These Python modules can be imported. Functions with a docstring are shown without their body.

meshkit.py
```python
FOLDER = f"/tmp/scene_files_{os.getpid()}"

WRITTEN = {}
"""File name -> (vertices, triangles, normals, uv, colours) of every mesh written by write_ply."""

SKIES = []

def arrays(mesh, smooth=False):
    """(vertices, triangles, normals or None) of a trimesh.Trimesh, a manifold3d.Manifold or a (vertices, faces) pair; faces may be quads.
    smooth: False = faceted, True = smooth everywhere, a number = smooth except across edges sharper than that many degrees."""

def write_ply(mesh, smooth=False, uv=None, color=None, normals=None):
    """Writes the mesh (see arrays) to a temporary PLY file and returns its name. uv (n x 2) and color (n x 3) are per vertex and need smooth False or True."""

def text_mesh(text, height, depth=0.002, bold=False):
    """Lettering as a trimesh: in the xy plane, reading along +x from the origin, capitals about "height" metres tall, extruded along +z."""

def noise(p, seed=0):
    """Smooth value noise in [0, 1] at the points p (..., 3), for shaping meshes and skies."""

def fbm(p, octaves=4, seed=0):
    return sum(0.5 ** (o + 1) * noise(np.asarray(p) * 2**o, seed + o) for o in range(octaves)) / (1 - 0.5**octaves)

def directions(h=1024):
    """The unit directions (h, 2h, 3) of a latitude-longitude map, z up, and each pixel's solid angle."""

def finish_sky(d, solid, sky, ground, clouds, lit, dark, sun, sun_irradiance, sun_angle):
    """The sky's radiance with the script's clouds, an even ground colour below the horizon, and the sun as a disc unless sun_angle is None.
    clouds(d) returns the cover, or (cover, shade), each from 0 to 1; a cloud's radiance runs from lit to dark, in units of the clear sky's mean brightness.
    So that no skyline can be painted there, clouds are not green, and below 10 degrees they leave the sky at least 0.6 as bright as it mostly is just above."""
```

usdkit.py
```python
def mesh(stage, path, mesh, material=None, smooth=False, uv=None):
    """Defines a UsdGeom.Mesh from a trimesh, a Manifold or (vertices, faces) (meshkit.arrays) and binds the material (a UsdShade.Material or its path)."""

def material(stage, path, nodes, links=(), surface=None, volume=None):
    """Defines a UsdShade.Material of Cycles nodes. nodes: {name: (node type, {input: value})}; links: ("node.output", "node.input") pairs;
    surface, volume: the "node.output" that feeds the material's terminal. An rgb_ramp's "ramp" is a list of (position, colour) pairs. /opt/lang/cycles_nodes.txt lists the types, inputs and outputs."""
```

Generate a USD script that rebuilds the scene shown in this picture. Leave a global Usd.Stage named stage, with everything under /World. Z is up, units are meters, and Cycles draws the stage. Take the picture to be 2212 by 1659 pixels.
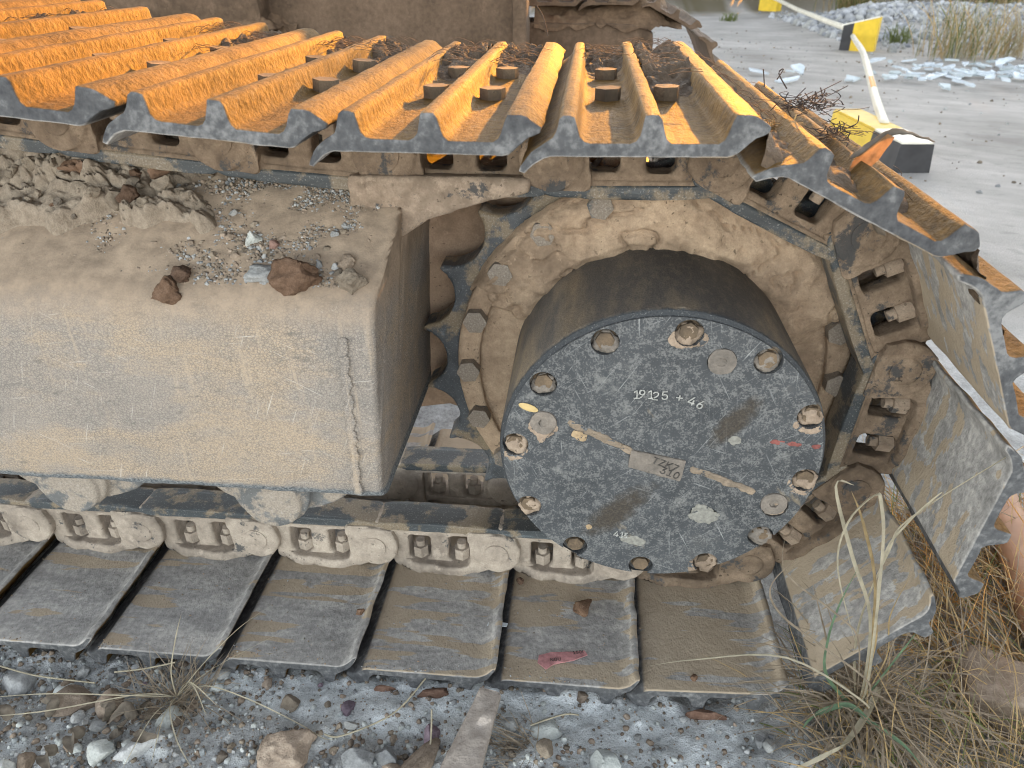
import math, random
import numpy as np, trimesh, manifold3d as m3
from manifold3d import Manifold, CrossSection
from shapely.geometry import Polygon, Point, LineString
from shapely import affinity
import meshkit, usdkit
from meshkit import fbm, noise
from pxr import Usd, UsdGeom, UsdLux, UsdShade, Gf, Sdf, Vt

stage = Usd.Stage.CreateInMemory()
UsdGeom.SetStageUpAxis(stage, UsdGeom.Tokens.z)
UsdGeom.SetStageMetersPerUnit(stage, 1.0)
W = UsdGeom.Xform.Define(stage, '/World')
UsdGeom.Scope.Define(stage, '/World/Looks')

# ------------------------------------------------------------------ camera, sky, sun, exposure
SUN_AZ, SUN_EL = math.radians(13.0), math.radians(10.5)        # azimuth from +y towards +x
SKY_STRENGTH, SUN_INT, SUN_COL, EXPOSURE = 0.115, 1.25, (1.0, 0.385, 0.02), 2.66
def make_camera():
    C = np.array([-.1015, -.9211, .8541]); yaw, pit, roll = .1014, .532, -.0085
    h = np.array([-math.sin(yaw)*math.cos(pit), math.cos(yaw)*math.cos(pit), -math.sin(pit)])
    r = np.array([math.cos(yaw), math.sin(yaw), 0]); u = np.cross(r, h)
    R = r*math.cos(roll)+u*math.sin(roll); U = -r*math.sin(roll)+u*math.cos(roll)
    cam = UsdGeom.Camera.Define(stage, '/World/camera')
    m = Gf.Matrix4d(*[float(x) for x in (*R, 0, *U, 0, *(-h), 0, *C, 1)])
    cam.AddTransformOp().Set(m)
    cam.CreateHorizontalApertureAttr(36.0); cam.CreateVerticalApertureAttr(27.0)
    cam.CreateFocalLengthAttr(1576.45/2212*36.0)
    cam.CreateClippingRangeAttr(Gf.Vec2f(.02, 500))
    cam.CreateFStopAttr(9.0); cam.CreateFocusDistanceAttr(.95)
    cam.CreateExposureAttr(EXPOSURE)
make_camera()
usdkit.material(stage, '/World/Looks/sky_look', {
    "s": ("sky_texture", {"sky_type": "single_scattering", "sun_disc": False, "sun_elevation": SUN_EL, "sun_rotation": SUN_AZ,
                          "air_density": 1.0, "aerosol_density": 1.0, "ozone_density": 0.5}),
    # grey veil added to take blue out of the sky light, thicker in patches
    "w": ("rgb_to_bw", {}), "t": ("texture_coordinate", {}), "cl": ("noise_texture", {"scale": 2.2, "detail": 5.0, "roughness": 0.55}),
    "r": ("map_range", {"from_min": 0.3, "from_max": 0.7, "to_min": 0.55, "to_max": 0.9, "clamp": True}),
    "tint": ("mix", {"mix_type": "multiply", "fac": 1.0, "color2": (1.0, 1.0, 1.01)}), "m": ("mix", {"mix_type": "mix"}),
    "b": ("background_shader", {"strength": SKY_STRENGTH})},
    [("s.color", "w.color"), ("w.val", "tint.color1"), ("t.generated", "cl.vector"), ("cl.fac", "r.value"), ("r.result", "m.fac"), ("s.color", "m.color1"), ("tint.color", "m.color2"), ("m.color", "b.color")], surface="b.background")
dome = UsdLux.DomeLight.Define(stage, '/World/sky')
UsdShade.MaterialBindingAPI.Apply(dome.GetPrim()).Bind(UsdShade.Material.Get(stage, '/World/Looks/sky_look'))
sun = UsdLux.DistantLight.Define(stage, '/World/sun')
sun.CreateIntensityAttr(SUN_INT); sun.CreateAngleAttr(0.5); sun.CreateColorAttr(Gf.Vec3f(*SUN_COL)); sun.CreateNormalizeAttr(True)
_d = np.array([math.sin(SUN_AZ)*math.cos(SUN_EL), math.cos(SUN_AZ)*math.cos(SUN_EL), math.sin(SUN_EL)])
def _lookz(z):
    z = z/np.linalg.norm(z); x = np.cross([0, 0, 1], z); x /= np.linalg.norm(x); y = np.cross(z, x)
    return Gf.Matrix4d(*[float(v) for v in (*x, 0, *y, 0, *z, 0, 0, 0, 0, 1)])
sun.AddTransformOp().Set(_lookz(_d))
for p, lab, cat in (('sky', None, None),):
    stage.GetPrimAtPath('/World/sky').SetCustomDataByKey('kind', 'structure')

# ------------------------------------------------------------------ helpers
rng = np.random.default_rng(7); random.seed(7)
PI = math.pi
used = {}
def numbered(parent, name):
    k = used.get((parent, name), -1)+1; used[(parent, name)] = k
    return f'{parent}/{name}' if k == 0 else f'{parent}/{name}_{k:03d}'
def setdata(prim, **kw):
    for k, v in kw.items():
        if v is not None: prim.SetCustomDataByKey({'cat': 'category'}.get(k, k), v)
def obj(name, mesh, mat, parent='/World', smooth=40, color=None, label=None, cat=None, group=None, kind=None, loc=None):
    """one Mesh prim; color: function(points, normals) -> n x 3 primvar 'zone'"""
    path = numbered(parent, name)
    v, f, n = meshkit.arrays(mesh, smooth)
    m = UsdGeom.Mesh.Define(stage, path)
    if loc is not None: v = v-np.asarray(loc)
    m.CreatePointsAttr(Vt.Vec3fArray.FromNumpy(v.astype(np.float32)))
    m.CreateFaceVertexCountsAttr(Vt.IntArray.FromNumpy(np.full(len(f), 3, np.int32)))
    m.CreateFaceVertexIndicesAttr(Vt.IntArray.FromNumpy(f.astype(np.int32).ravel()))
    m.CreateSubdivisionSchemeAttr('none')
    if n is not None:
        m.CreateNormalsAttr(Vt.Vec3fArray.FromNumpy(n.astype(np.float32))); m.SetNormalsInterpolation('vertex')
    if color is not None:
        c = color(v if loc is None else v+np.asarray(loc), n) if callable(color) else color
        UsdGeom.PrimvarsAPI(m).CreatePrimvar('zone', Sdf.ValueTypeNames.Color3fArray, 'vertex').Set(Vt.Vec3fArray.FromNumpy(np.asarray(c, np.float32)))
    UsdShade.MaterialBindingAPI.Apply(m.GetPrim()).Bind(M[mat])
    if loc is not None: m.AddTranslateOp().Set(Gf.Vec3d(*map(float, loc)))
    setdata(m.GetPrim(), label=label, cat=cat, group=group, kind=kind)
    return path
def thing(name, label, cat, loc=(0, 0, 0), group=None, kind=None):
    path = numbered('/World', name)
    x = UsdGeom.Xform.Define(stage, path); x.AddTranslateOp().Set(Gf.Vec3d(*map(float, loc)))
    setdata(x.GetPrim(), label=label, cat=cat, group=group, kind=kind)
    return path
def cat_(ms): return trimesh.util.concatenate(ms)
def tm(man):
    a = man.to_mesh(); return trimesh.Trimesh(a.vert_properties[:, :3].astype(float), a.tri_verts, process=True)
def ext(poly, y0, y1):
    """polygon in (x, z) -> Manifold between y0 and y1"""
    if isinstance(poly, Polygon):
        pts = [list(poly.exterior.coords)[:-1]]+[list(i.coords)[:-1] for i in poly.interiors]
    else: pts = [list(poly)]
    cs = CrossSection(pts, m3.FillRule.EvenOdd)
    return Manifold.extrude(cs, float(y1-y0)).rotate([90, 0, 0]).translate([0, float(y1), 0])
def cyl_y(x, z, r, y0, y1, n=40): return ext(Point(x, z).buffer(r, quad_segs=n//4), y0, y1)
def hexa_y(x, z, r, y0, y1, a=0.): return ext([(x+r*math.cos(a+k*PI/3), z+r*math.sin(a+k*PI/3)) for k in range(6)], y0, y1)
def soften(man, l, it=8):
    t = tm(man.refine_to_length(l)); trimesh.smoothing.filter_taubin(t, lamb=.5, nu=.51, iterations=it); return t
def lump(t, amp, scale, seed=0, oct=4):
    """displace along normals by noise"""
    n = t.vertex_normals
    t = t.copy(); t.vertices = t.vertices+n*((fbm(t.vertices*scale+seed*7.3, oct, seed)-.5)*2*amp)[:, None]; return t
def tube(pts, rad, sides=5, sub=4, taper=None):
    P = np.asarray(pts, float)
    if len(P) > 2 and sub > 1:
        t = np.linspace(0, len(P)-1, (len(P)-1)*sub+1)
        Q = []
        for u in t:
            i = min(int(u), len(P)-2); s = u-i
            p0, p1, p2, p3 = P[max(i-1, 0)], P[i], P[i+1], P[min(i+2, len(P)-1)]
            Q.append(.5*((2*p1)+(-p0+p2)*s+(2*p0-5*p1+4*p2-p3)*s*s+(-p0+3*p1-3*p2+p3)*s**3))
        P = np.array(Q)
    n = len(P); T = np.gradient(P, axis=0); T /= np.linalg.norm(T, axis=1, keepdims=True)+1e-12
    a = np.array([.31, .2, .93]); A = np.cross(T, a); A /= np.linalg.norm(A, axis=1, keepdims=True)+1e-9; B = np.cross(T, A)
    rr = np.full(n, rad) if taper is None else rad*np.interp(np.linspace(0, 1, n), *taper)
    th = np.arange(sides)*2*PI/sides
    V = (P[:, None]+rr[:, None, None]*(A[:, None]*np.cos(th)[None, :, None]+B[:, None]*np.sin(th)[None, :, None])).reshape(-1, 3)
    F = []
    for i in range(n-1):
        for k in range(sides):
            a0, a1 = i*sides+k, i*sides+(k+1) % sides
            F += [(a0, a0+sides, a1), (a1, a0+sides, a1+sides)]
    for k in range(1, sides-1): F += [(0, k, k+1), ((n-1)*sides, (n-1)*sides+k+1, (n-1)*sides+k)]
    return trimesh.Trimesh(V, F, process=False)
def ribbon(pts, width, fold=.25, sub=4, side=None):
    """a blade: two strips meeting in a folded midrib"""
    P = np.asarray(pts, float)
    t = np.linspace(0, len(P)-1, (len(P)-1)*sub+1); Q = []
    for u in t:
        i = min(int(u), len(P)-2); s = u-i
        p0, p1, p2, p3 = P[max(i-1, 0)], P[i], P[i+1], P[min(i+2, len(P)-1)]
        Q.append(.5*((2*p1)+(-p0+p2)*s+(2*p0-5*p1+4*p2-p3)*s*s+(-p0+3*p1-3*p2+p3)*s**3))
    P = np.array(Q); n = len(P)
    T = np.gradient(P, axis=0); T /= np.linalg.norm(T, axis=1, keepdims=True)+1e-12
    s0 = np.array(side if side is not None else [.8, .5, .2]); S = np.cross(T, np.cross(s0, T)); S /= np.linalg.norm(S, axis=1, keepdims=True)+1e-9
    N = np.cross(T, S); u = np.linspace(0, 1, n); w = width*np.minimum(1, np.minimum(u*6+.35, (1-u)*3+.06))
    L = P+S*w[:, None]*.5; R = P-S*w[:, None]*.5; Mi = P-N*(w*fold)[:, None]
    V = np.stack([L, Mi, R], 1).reshape(-1, 3); F = []
    for i in range(n-1):
        for k in (0, 1):
            a0 = i*3+k; F += [(a0, a0+1, a0+3), (a0+1, a0+4, a0+3)]
    return trimesh.Trimesh(V, F, process=False)
def rock(seed, sub=3, flat=.7, rough=.35):
    t = trimesh.creation.icosphere(sub); r = np.random.default_rng(seed)
    v = t.vertices*np.array([1, r.uniform(.6, .95), flat*r.uniform(.7, 1.1)])
    for k in range(9):                                       # chop facets
        d = r.normal(size=3); d /= np.linalg.norm(d); h = r.uniform(.5, .8); s = v@d
        v = v-np.outer(np.maximum(s-h, 0), d)
    for k in range(8):
        d = r.normal(size=3); d /= np.linalg.norm(d); h = r.uniform(.42, .75); s = v@d
        v = v-np.outer(np.maximum(s-h, 0), d)
    v = v*(1+rough*(fbm(t.vertices*1.6+seed*3.1, 4, seed)-.5))[:, None]/.85
    return trimesh.Trimesh(v, t.faces, process=False)

# ------------------------------------------------------------------ materials
M = {}
class G:
    def __init__(s): s.n, s.l, s.c = {}, [], 0; s.pos = s.node('geometry', {})+'.position'
    def node(s, kind, inp, **links):
        s.c += 1; k = f'n{s.c}'; s.n[k] = (kind, dict(inp))
        for a, b in links.items(): s.put(k, a, b)
        return k
    def put(s, k, a, b):
        if isinstance(b, str) and '.' in b: s.l.append((b, f'{k}.{a}'))
        else: s.n[k][1][a] = b
    def noise(s, scale, detail=4, rough=.55, stretch=None, rot=(0, 0, 0), vec=None, dist=0.):
        v = vec or s.pos
        if any(rot): v = s.node('mapping', {'rotation': rot}, vector=v)+'.vector'
        if stretch is not None: v = s.node('mapping', {'scale': stretch}, vector=v)+'.vector'
        return s.node('noise_texture', {'scale': scale, 'detail': detail, 'roughness': rough, 'distortion': dist}, vector=v)+'.fac'
    def voro(s, scale, feature='f1', vec=None, out='distance', **k):
        return s.node('voronoi_texture', {'scale': scale, 'feature': feature, **k}, vector=vec or s.pos)+'.'+out
    def step(s, v, a, b, lo=0., hi=1.): return s.node('map_range', {'from_min': a, 'from_max': b, 'to_min': lo, 'to_max': hi, 'clamp': True}, value=v)+'.result'
    def ramp(s, v, stops): return s.node('rgb_ramp', {'ramp': stops}, fac=v)+'.color'
    def mix(s, f, a, b, t='mix'): return s.node('mix', {'mix_type': t}, fac=f, color1=a, color2=b)+'.color'
    def math(s, op, a, b=0.): return s.node('math', {'math_type': op}, value1=a, value2=b)+'.value'
    def attr(s, ch):
        if not hasattr(s, 'zone'):
            s.zone = s.node('separate_color', {}, color=s.node('attribute', {'attribute': 'zone'})+'.color')
        return s.zone+'.'+ch
    def done(s, name, color, rough=.8, height=None, dist=.002, strength=1., spec=.3, metal=0., transl=None, rand=None):
        if rand:                                             # per-object brightness
            r = s.node('object_info', {})+'.random'
            color = s.mix(1., color, s.ramp(r, rand), 'multiply')
        p = s.node('principled_bsdf', {'specular_ior_level': spec}, base_color=color, roughness=rough, metallic=metal)
        if height: s.put(p, 'normal', s.node('bump', {'strength': strength, 'distance': dist}, height=height)+'.normal')
        out = f'{p}.BSDF'
        if transl:
            t = s.node('translucent_bsdf', {}, color=color); out = s.node('mix_closure', {'fac': transl}, closure1=out, closure2=f'{t}.BSDF')+'.closure'
        M[name] = usdkit.material(stage, f'/World/Looks/{name}', s.n, s.l, surface=out)

def m_dusty(name, light, mid, dark, steel=(.05, .055, .06), wear=.0, bumpd=.0025, rough=.9, spots=.5):
    g = G(); n1 = g.noise(9, 6, .6); n2 = g.noise(70, 5, .6); n3 = g.noise(420, 3, .6)
    c = g.ramp(g.math('add', g.math('multiply', n1, .55), g.math('multiply', n2, .45)), [(.30, dark), (.46, mid), (.62, light)])
    c = g.mix(g.step(g.noise(6.5, 5, .65), .50, .66, 0, .65), c, tuple(x*.62 for x in dark)); c = g.mix(g.step(g.noise(30, 6, .7), .57, .64, 0, .5), c, tuple(min(1, x*1.12) for x in light))
    sp = g.step(g.noise(160, 2, .5), .66, .72, 0, spots); c = g.mix(g.math('multiply', sp, g.step(n1, .42, .58)), c, tuple(x*.28 for x in mid))
    c = g.mix(g.step(n3, .35, .7, 0, .35), c, tuple(x*.55 for x in mid))
    if wear > 0:
        c = g.mix(g.step(g.noise(22, 6, .7), .62-wear*.25, .66-wear*.2, 0, .85), c, steel)
    h = g.math('add', g.math('multiply', n2, .9), g.math('multiply', n3, .4))
    g.done(name, c, rough, h, bumpd, .8, spec=.18)
m_dusty('dust_tan', (.42, .33, .25), (.29, .222, .165), (.15, .112, .082), wear=.10, spots=.75)
m_dusty('dust_grey', (.46, .395, .325), (.33, .28, .23), (.17, .14, .115), wear=.05, spots=.85)
m_dusty('mud_pale', (.50, .375, .26), (.36, .262, .18), (.20, .142, .10), bumpd=.004, spots=.8)
m_dusty('mud_brown', (.20, .135, .085), (.135, .088, .055), (.07, .045, .03), bumpd=.005)
m_dusty('mud_dark', (.10, .085, .065), (.06, .05, .04), (.03, .026, .022), bumpd=.005)
m_dusty('inner_brown', (.40, .285, .20), (.30, .21, .145), (.18, .125, .088), spots=.9, bumpd=.0015)
m_dusty('bolt_dark', (.20, .145, .095), (.12, .09, .062), (.06, .047, .036), bumpd=.0015)
m_dusty('mud_root', (.15, .105, .07), (.09, .065, .045), (.045, .034, .026), bumpd=.006)
m_dusty('link_shade_brown', (.30, .225, .16), (.185, .135, .095), (.085, .063, .047), wear=.25, spots=.9)  # brown of the upper links, darkened to paint the shadow under the shoes
m_dusty('plug_tan', (.33, .26, .19), (.21, .17, .13), (.10, .085, .07), bumpd=.002)
m_dusty('plug_grey', (.26, .225, .19), (.17, .15, .13), (.085, .077, .07), bumpd=.002)
m_dusty('rust', (.25, .12, .06), (.17, .08, .04), (.09, .045, .025), bumpd=.002)
m_dusty('far_metal', (.16, .11, .075), (.11, .075, .05), (.065, .045, .03), bumpd=.002, spots=.2)

# track frame: sand-blasted grey-tan paint with fine dark pitting, dustier on top, dark steel at the bottom lip
def m_frame():
    g = G(); n1 = g.noise(5, 5, .6); n1b = g.noise(5, 6, .65, stretch=(.6, 1, 1.5)); n2 = g.noise(45, 5, .65); n3 = g.noise(330, 3, .65); n4 = g.noise(620, 2, .6)
    z = g.node('separate_xyz', {}, vector=g.pos)+'.z'
    c = g.ramp(n1b, [(.34, (.24, .215, .19)), (.47, (.305, .265, .225)), (.56, (.375, .295, .212)), (.68, (.30, .258, .215))])
    c = g.mix(g.step(g.noise(430, 4, .7), .38, .52, .45, 0.), c, (.13, .118, .108))
    ve = g.step(g.voro(270, 'distance_to_edge', vec=g.node('mapping', {'scale': (1, 1, 1.3)}, vector=g.pos)+'.vector'), .0, .16, .85, 0.)
    c = g.mix(g.math('multiply', ve, g.step(g.math('add', n1, g.math('multiply', n2, .5)), .55, .95, .35, .9)), c, (.10, .096, .092))
    c = g.mix(g.step(g.math('add', g.math('multiply', n2, .6), g.math('multiply', n1, .4)), .54, .66, 0, .3), c, (.19, .18, .165))
    c = g.mix(g.step(n4, .62, .7, 0, .4), c, (.5, .475, .43))
    c = g.mix(g.step(g.noise(55, 4, .6, stretch=(1, 1, .07)), .58, .68, 0, .45), c, (.42, .335, .245))
    c = g.mix(g.step(g.noise(80, 4, .65, stretch=(.25, 1, 1), rot=(0, .15, 0)), .63, .70, 0, .55), c, (.115, .108, .10))
    for a, sc in ((.1, 420), (-.5, 500), (1.2, 460)): c = g.mix(g.step(g.noise(sc, 2, .5, stretch=(.022, .5, 1), rot=(0, a, 0)), .69, .75, 0, .6), c, (.52, .49, .44))
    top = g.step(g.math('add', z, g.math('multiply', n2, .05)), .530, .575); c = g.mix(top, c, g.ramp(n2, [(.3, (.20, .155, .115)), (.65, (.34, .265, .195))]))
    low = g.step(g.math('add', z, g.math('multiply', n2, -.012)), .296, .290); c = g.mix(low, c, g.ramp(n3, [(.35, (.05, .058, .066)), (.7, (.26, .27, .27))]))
    h = g.math('add', g.math('multiply', n3, .5), g.math('multiply', n2, .8))
    g.done('frame_paint', c, .85, h, .0016, .8, spec=.2)
m_frame()

# bare cast black cover: fine scratches and pale scuffs
def m_cover():
    g = G(); n1 = g.noise(14, 6, .65); n2 = g.noise(90, 5, .65); n3 = g.noise(520, 2, .6)
    c = g.ramp(n1, [(.3, (.031, .034, .037)), (.6, (.052, .056, .06)), (.75, (.08, .08, .078))])
    c = g.mix(g.step(g.math('add', g.math('multiply', n2, .5), g.math('multiply', n3, .5)), .49, .58, 0, .6), c, (.19, .19, .185))
    c = g.mix(g.step(g.noise(20, 7, .75), .58, .66, 0, .5), c, (.22, .22, .21))
    for a, s, th in ((.5, 420, .72), (-.9, 520, .72), (1.25, 460, .72), (2.6, 440, .715), (2.0, 560, .72), (.1, 380, .725)):
        cl = g.step(g.noise(13, 3, .6, stretch=(1, 1, 1.0+a*.1)), .46, .60)
        c = g.mix(g.math('multiply', cl, g.step(g.noise(s, 2, .5, stretch=(1, .5, .022), rot=(0, a, 0)), th-.045, th+.03, 0, .85)), c, (.30, .305, .30))
    c = g.mix(g.step(g.noise(16, 5, .6, stretch=(1, .4, .4), rot=(0, .6, 0)), .63, .70, 0, .8), c, (.33, .255, .16))
    # two oily run marks
    for (cx, cz, L, Wd, a) in ((.073, .412, .040, .0135, .98), (-.046, .277, .058, .019, .83)):
        vx = g.node('separate_xyz', {}, vector=g.pos); dx = g.math('subtract', f'{vx}.x', cx); dz = g.math('subtract', f'{vx}.z', cz)
        u = g.math('add', g.math('multiply', dx, math.cos(a)/L), g.math('multiply', dz, math.sin(a)/L)); v = g.math('add', g.math('multiply', dx, -math.sin(a)/Wd), g.math('multiply', dz, math.cos(a)/Wd))
        d = g.math('add', g.math('add', g.math('multiply', u, u), g.math('multiply', v, v)), g.math('add', g.math('multiply', g.math('subtract', n2, .5), 1.6), g.math('multiply', g.math('subtract', n1, .5), 2.2)))
        yv = g.step(f'{vx}.y', -.2, -.215)
        c = g.mix(g.math('multiply', g.step(d, 1.25, .25, 0, .88), yv), c, g.ramp(n3, [(.3, (.022, .018, .014)), (.7, (.055, .043, .03))]))
    g.done('cover_black', c, .5, g.math('add', n2, g.math('multiply', n3, .5)), .0006, .7, spec=.4)
m_cover()
# barrel side: dust streaks along the casting skin
YC_ = -.234
def m_barrel():
    g = G(); n1 = g.noise(12, 5, .6, stretch=(1, .25, 1)); n2 = g.noise(110, 5, .65, stretch=(1, .45, 1)); n3 = g.noise(480, 2, .6)
    z = g.node('separate_xyz', {}, vector=g.pos)
    c = g.ramp(n1, [(.35, (.075, .071, .068)), (.55, (.135, .12, .105)), (.68, (.30, .235, .16))])
    c = g.mix(g.step(n2, .5, .62, 0, .5), c, (.20, .165, .13)); c = g.mix(g.step(g.math('add', f'{z}.y', g.math('multiply', n2, .010)), YC_+.016, YC_+.012, 0, 1), c, g.ramp(n3, [(.35, (.04, .044, .048)), (.62, (.07, .075, .08)), (.72, (.26, .27, .27))])); c = g.mix(g.step(n3, .4, .65, 0, .4), c, (.03, .03, .03))
    g.done('barrel_dust', c, .75, g.math('add', n2, n3), .001, .8, spec=.25)
m_barrel()
def m_steel(name, base, dust, amt, rough=.45, st=(.12, 1, 1), bumpd=.0008):
    g = G(); n1 = g.noise(40, 5, .65, stretch=st); n2 = g.noise(18, 6, .65); n3 = g.noise(450, 2, .6)
    c = g.ramp(n1, [(.35, tuple(x*.6 for x in base)), (.6, base), (.72, tuple(min(1, x*2.6) for x in base))])
    c = g.mix(g.step(n2, .62-amt, .68-amt, 0, .9), c, g.ramp(n3, [(.3, tuple(x*.6 for x in dust)), (.7, dust)]))
    c = g.mix(g.step(n3, .6, .68, 0, .4), c, (.3, .3, .29))
    g.done(name, c, rough, g.math('add', n1, g.math('multiply', n3, .6)), bumpd, .8, spec=.5)
m_steel('rail_steel', (.045, .052, .056), (.24, .19, .13), .13, st=(.1, 1, 1.5))
m_steel('tooth_steel', (.06, .067, .074), (.24, .185, .12), .11, st=(1, .3, 1))
m_steel('roller_grey', (.13, .132, .13), (.36, .305, .245), .16, rough=.75, st=(.4, 1, 1))
m_steel('bolt_steel', (.10, .105, .105), (.27, .22, .17), .24, rough=.6)

# shoes: zone.r = outer (grouser) side, zone.g = inner side, zone.b = how much wet mud has run over the inner side
def m_shoe():
    g = G(); n1 = g.noise(16, 5, .6); n2 = g.noise(120, 4, .6); n3 = g.noise(480, 2, .6)
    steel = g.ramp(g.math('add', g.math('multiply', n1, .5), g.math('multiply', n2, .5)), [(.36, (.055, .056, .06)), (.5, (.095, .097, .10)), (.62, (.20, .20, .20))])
    out = g.ramp(g.math('add', g.math('multiply', n1, .5), g.math('multiply', n2, .5)), [(.34, (.055, .032, .011)), (.5, (.125, .071, .020)), (.64, (.19, .11, .034))])
    inn = g.ramp(g.math('add', g.math('multiply', g.noise(26, 6, .7, stretch=(.35, 1, 1)), .6), g.math('multiply', n2, .4)), [(.34, (.185, .178, .168)), (.5, (.325, .312, .295)), (.62, (.50, .475, .44))])
    inn = g.mix(g.step(n3, .56, .68, 0, .4), inn, (.32, .31, .29))
    b = g.attr('b')
    st = g.math('add', g.math('multiply', g.noise(52, 3, .5, stretch=(.13, 1, .5), dist=.15), .7), g.math('multiply', g.noise(11, 3, .5), .3))
    mudf = g.step(g.math('add', st, g.math('multiply', b, .42)), .60, .615)
    inn = g.mix(mudf, inn, g.ramp(n1, [(.3, (.34, .275, .20)), (.7, (.43, .355, .265))]))
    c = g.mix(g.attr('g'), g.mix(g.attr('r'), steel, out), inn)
    c = g.mix(g.math('multiply', g.step(g.noise(60, 4, .6), .6, .66, 0, .5), g.attr('r')), c, (.10, .08, .055))
    r = .8
    hgt = g.math('add', g.math('multiply', g.noise(260, 4, .65, stretch=(1, .6, .5)), 1.), g.math('multiply', n2, .5))
    g.done('shoe_steel', c, r, hgt, .0022, .9, spec=.16)
m_shoe()

def m_ground():
    g = G(); n1 = g.noise(1.1, 6, .6); n2 = g.noise(14, 6, .65); n3 = g.noise(120, 4, .65); n4 = g.noise(600, 2, .6)
    near = g.ramp(g.math('add', g.math('multiply', n2, .6), g.math('multiply', n3, .4)), [(.32, (.20, .20, .195)), (.5, (.45, .46, .455)), (.66, (.68, .70, .70))])
    near = g.mix(g.attr('r'), near, g.ramp(n3, [(.3, (.62, .65, .65)), (.7, (.80, .83, .83))]))
    far = g.ramp(g.math('add', g.math('multiply', n1, .6), g.math('multiply', g.noise(7, 6, .65, stretch=(.25, 1, 1), rot=(0, 0, .5)), .4)), [(.35, (.33, .31, .285)), (.5, (.48, .455, .425)), (.65, (.64, .605, .57))])
    far = g.mix(g.step(n2, .58, .66, 0, .3), far, (.20, .19, .17)); far = g.mix(g.attr('b'), far, (.16, .13, .07))
    c = g.mix(g.attr('g'), near, far); c = g.mix(g.step(n4, .56, .7, 0, .4), c, (.45, .45, .43)); c = g.mix(g.step(n4, .46, .34, 0, .4), c, (.07, .065, .06))
    h = g.math('add', g.math('multiply', n3, 1.), g.math('multiply', n4, .4))
    g.done('ground_soil', c, .95, h, .006, .8, spec=.15)
m_ground()
def m_stone(name, stops, rand=[(0, (.6, .6, .62)), (.5, (.95, .92, .88)), (1, (1.25, 1.22, 1.2))], sc=80):
    g = G(); n1 = g.noise(sc, 5, .65); n2 = g.noise(sc*5, 2, .6)
    c = g.ramp(g.math('add', g.math('multiply', n1, .7), g.math('multiply', n2, .3)), stops)
    g.done(name, c, .9, g.math('add', n1, n2), .0015, .8, spec=.2, rand=rand)
m_stone('stone_grey', [(.3, (.19, .195, .195)), (.5, (.32, .33, .33)), (.7, (.47, .485, .485))])
m_stone('stone_tan', [(.3, (.16, .125, .095)), (.5, (.26, .21, .165)), (.7, (.37, .31, .25))])
m_stone('stone_pale', [(.3, (.33, .36, .35)), (.5, (.46, .49, .48)), (.7, (.58, .61, .60))])
m_stone('stone_mauve', [(.3, (.12, .09, .11)), (.5, (.20, .155, .185)), (.7, (.27, .22, .25))])
m_stone('stone_pink', [(.3, (.30, .18, .14)), (.5, (.40, .25, .20)), (.7, (.5, .34, .28))])
m_stone('rust_red', [(.3, (.09, .05, .035)), (.5, (.15, .09, .065)), (.7, (.24, .16, .12))])
m_stone('slab_tan', [(.3, (.30, .255, .22)), (.5, (.42, .365, .315)), (.7, (.52, .46, .41))], rand=[(0, (1, 1, 1)), (1, (1, 1, 1))], sc=40)
m_stone('clod_red', [(.3, (.075, .045, .03)), (.5, (.14, .088, .058)), (.7, (.21, .14, .10))], sc=120)
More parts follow.
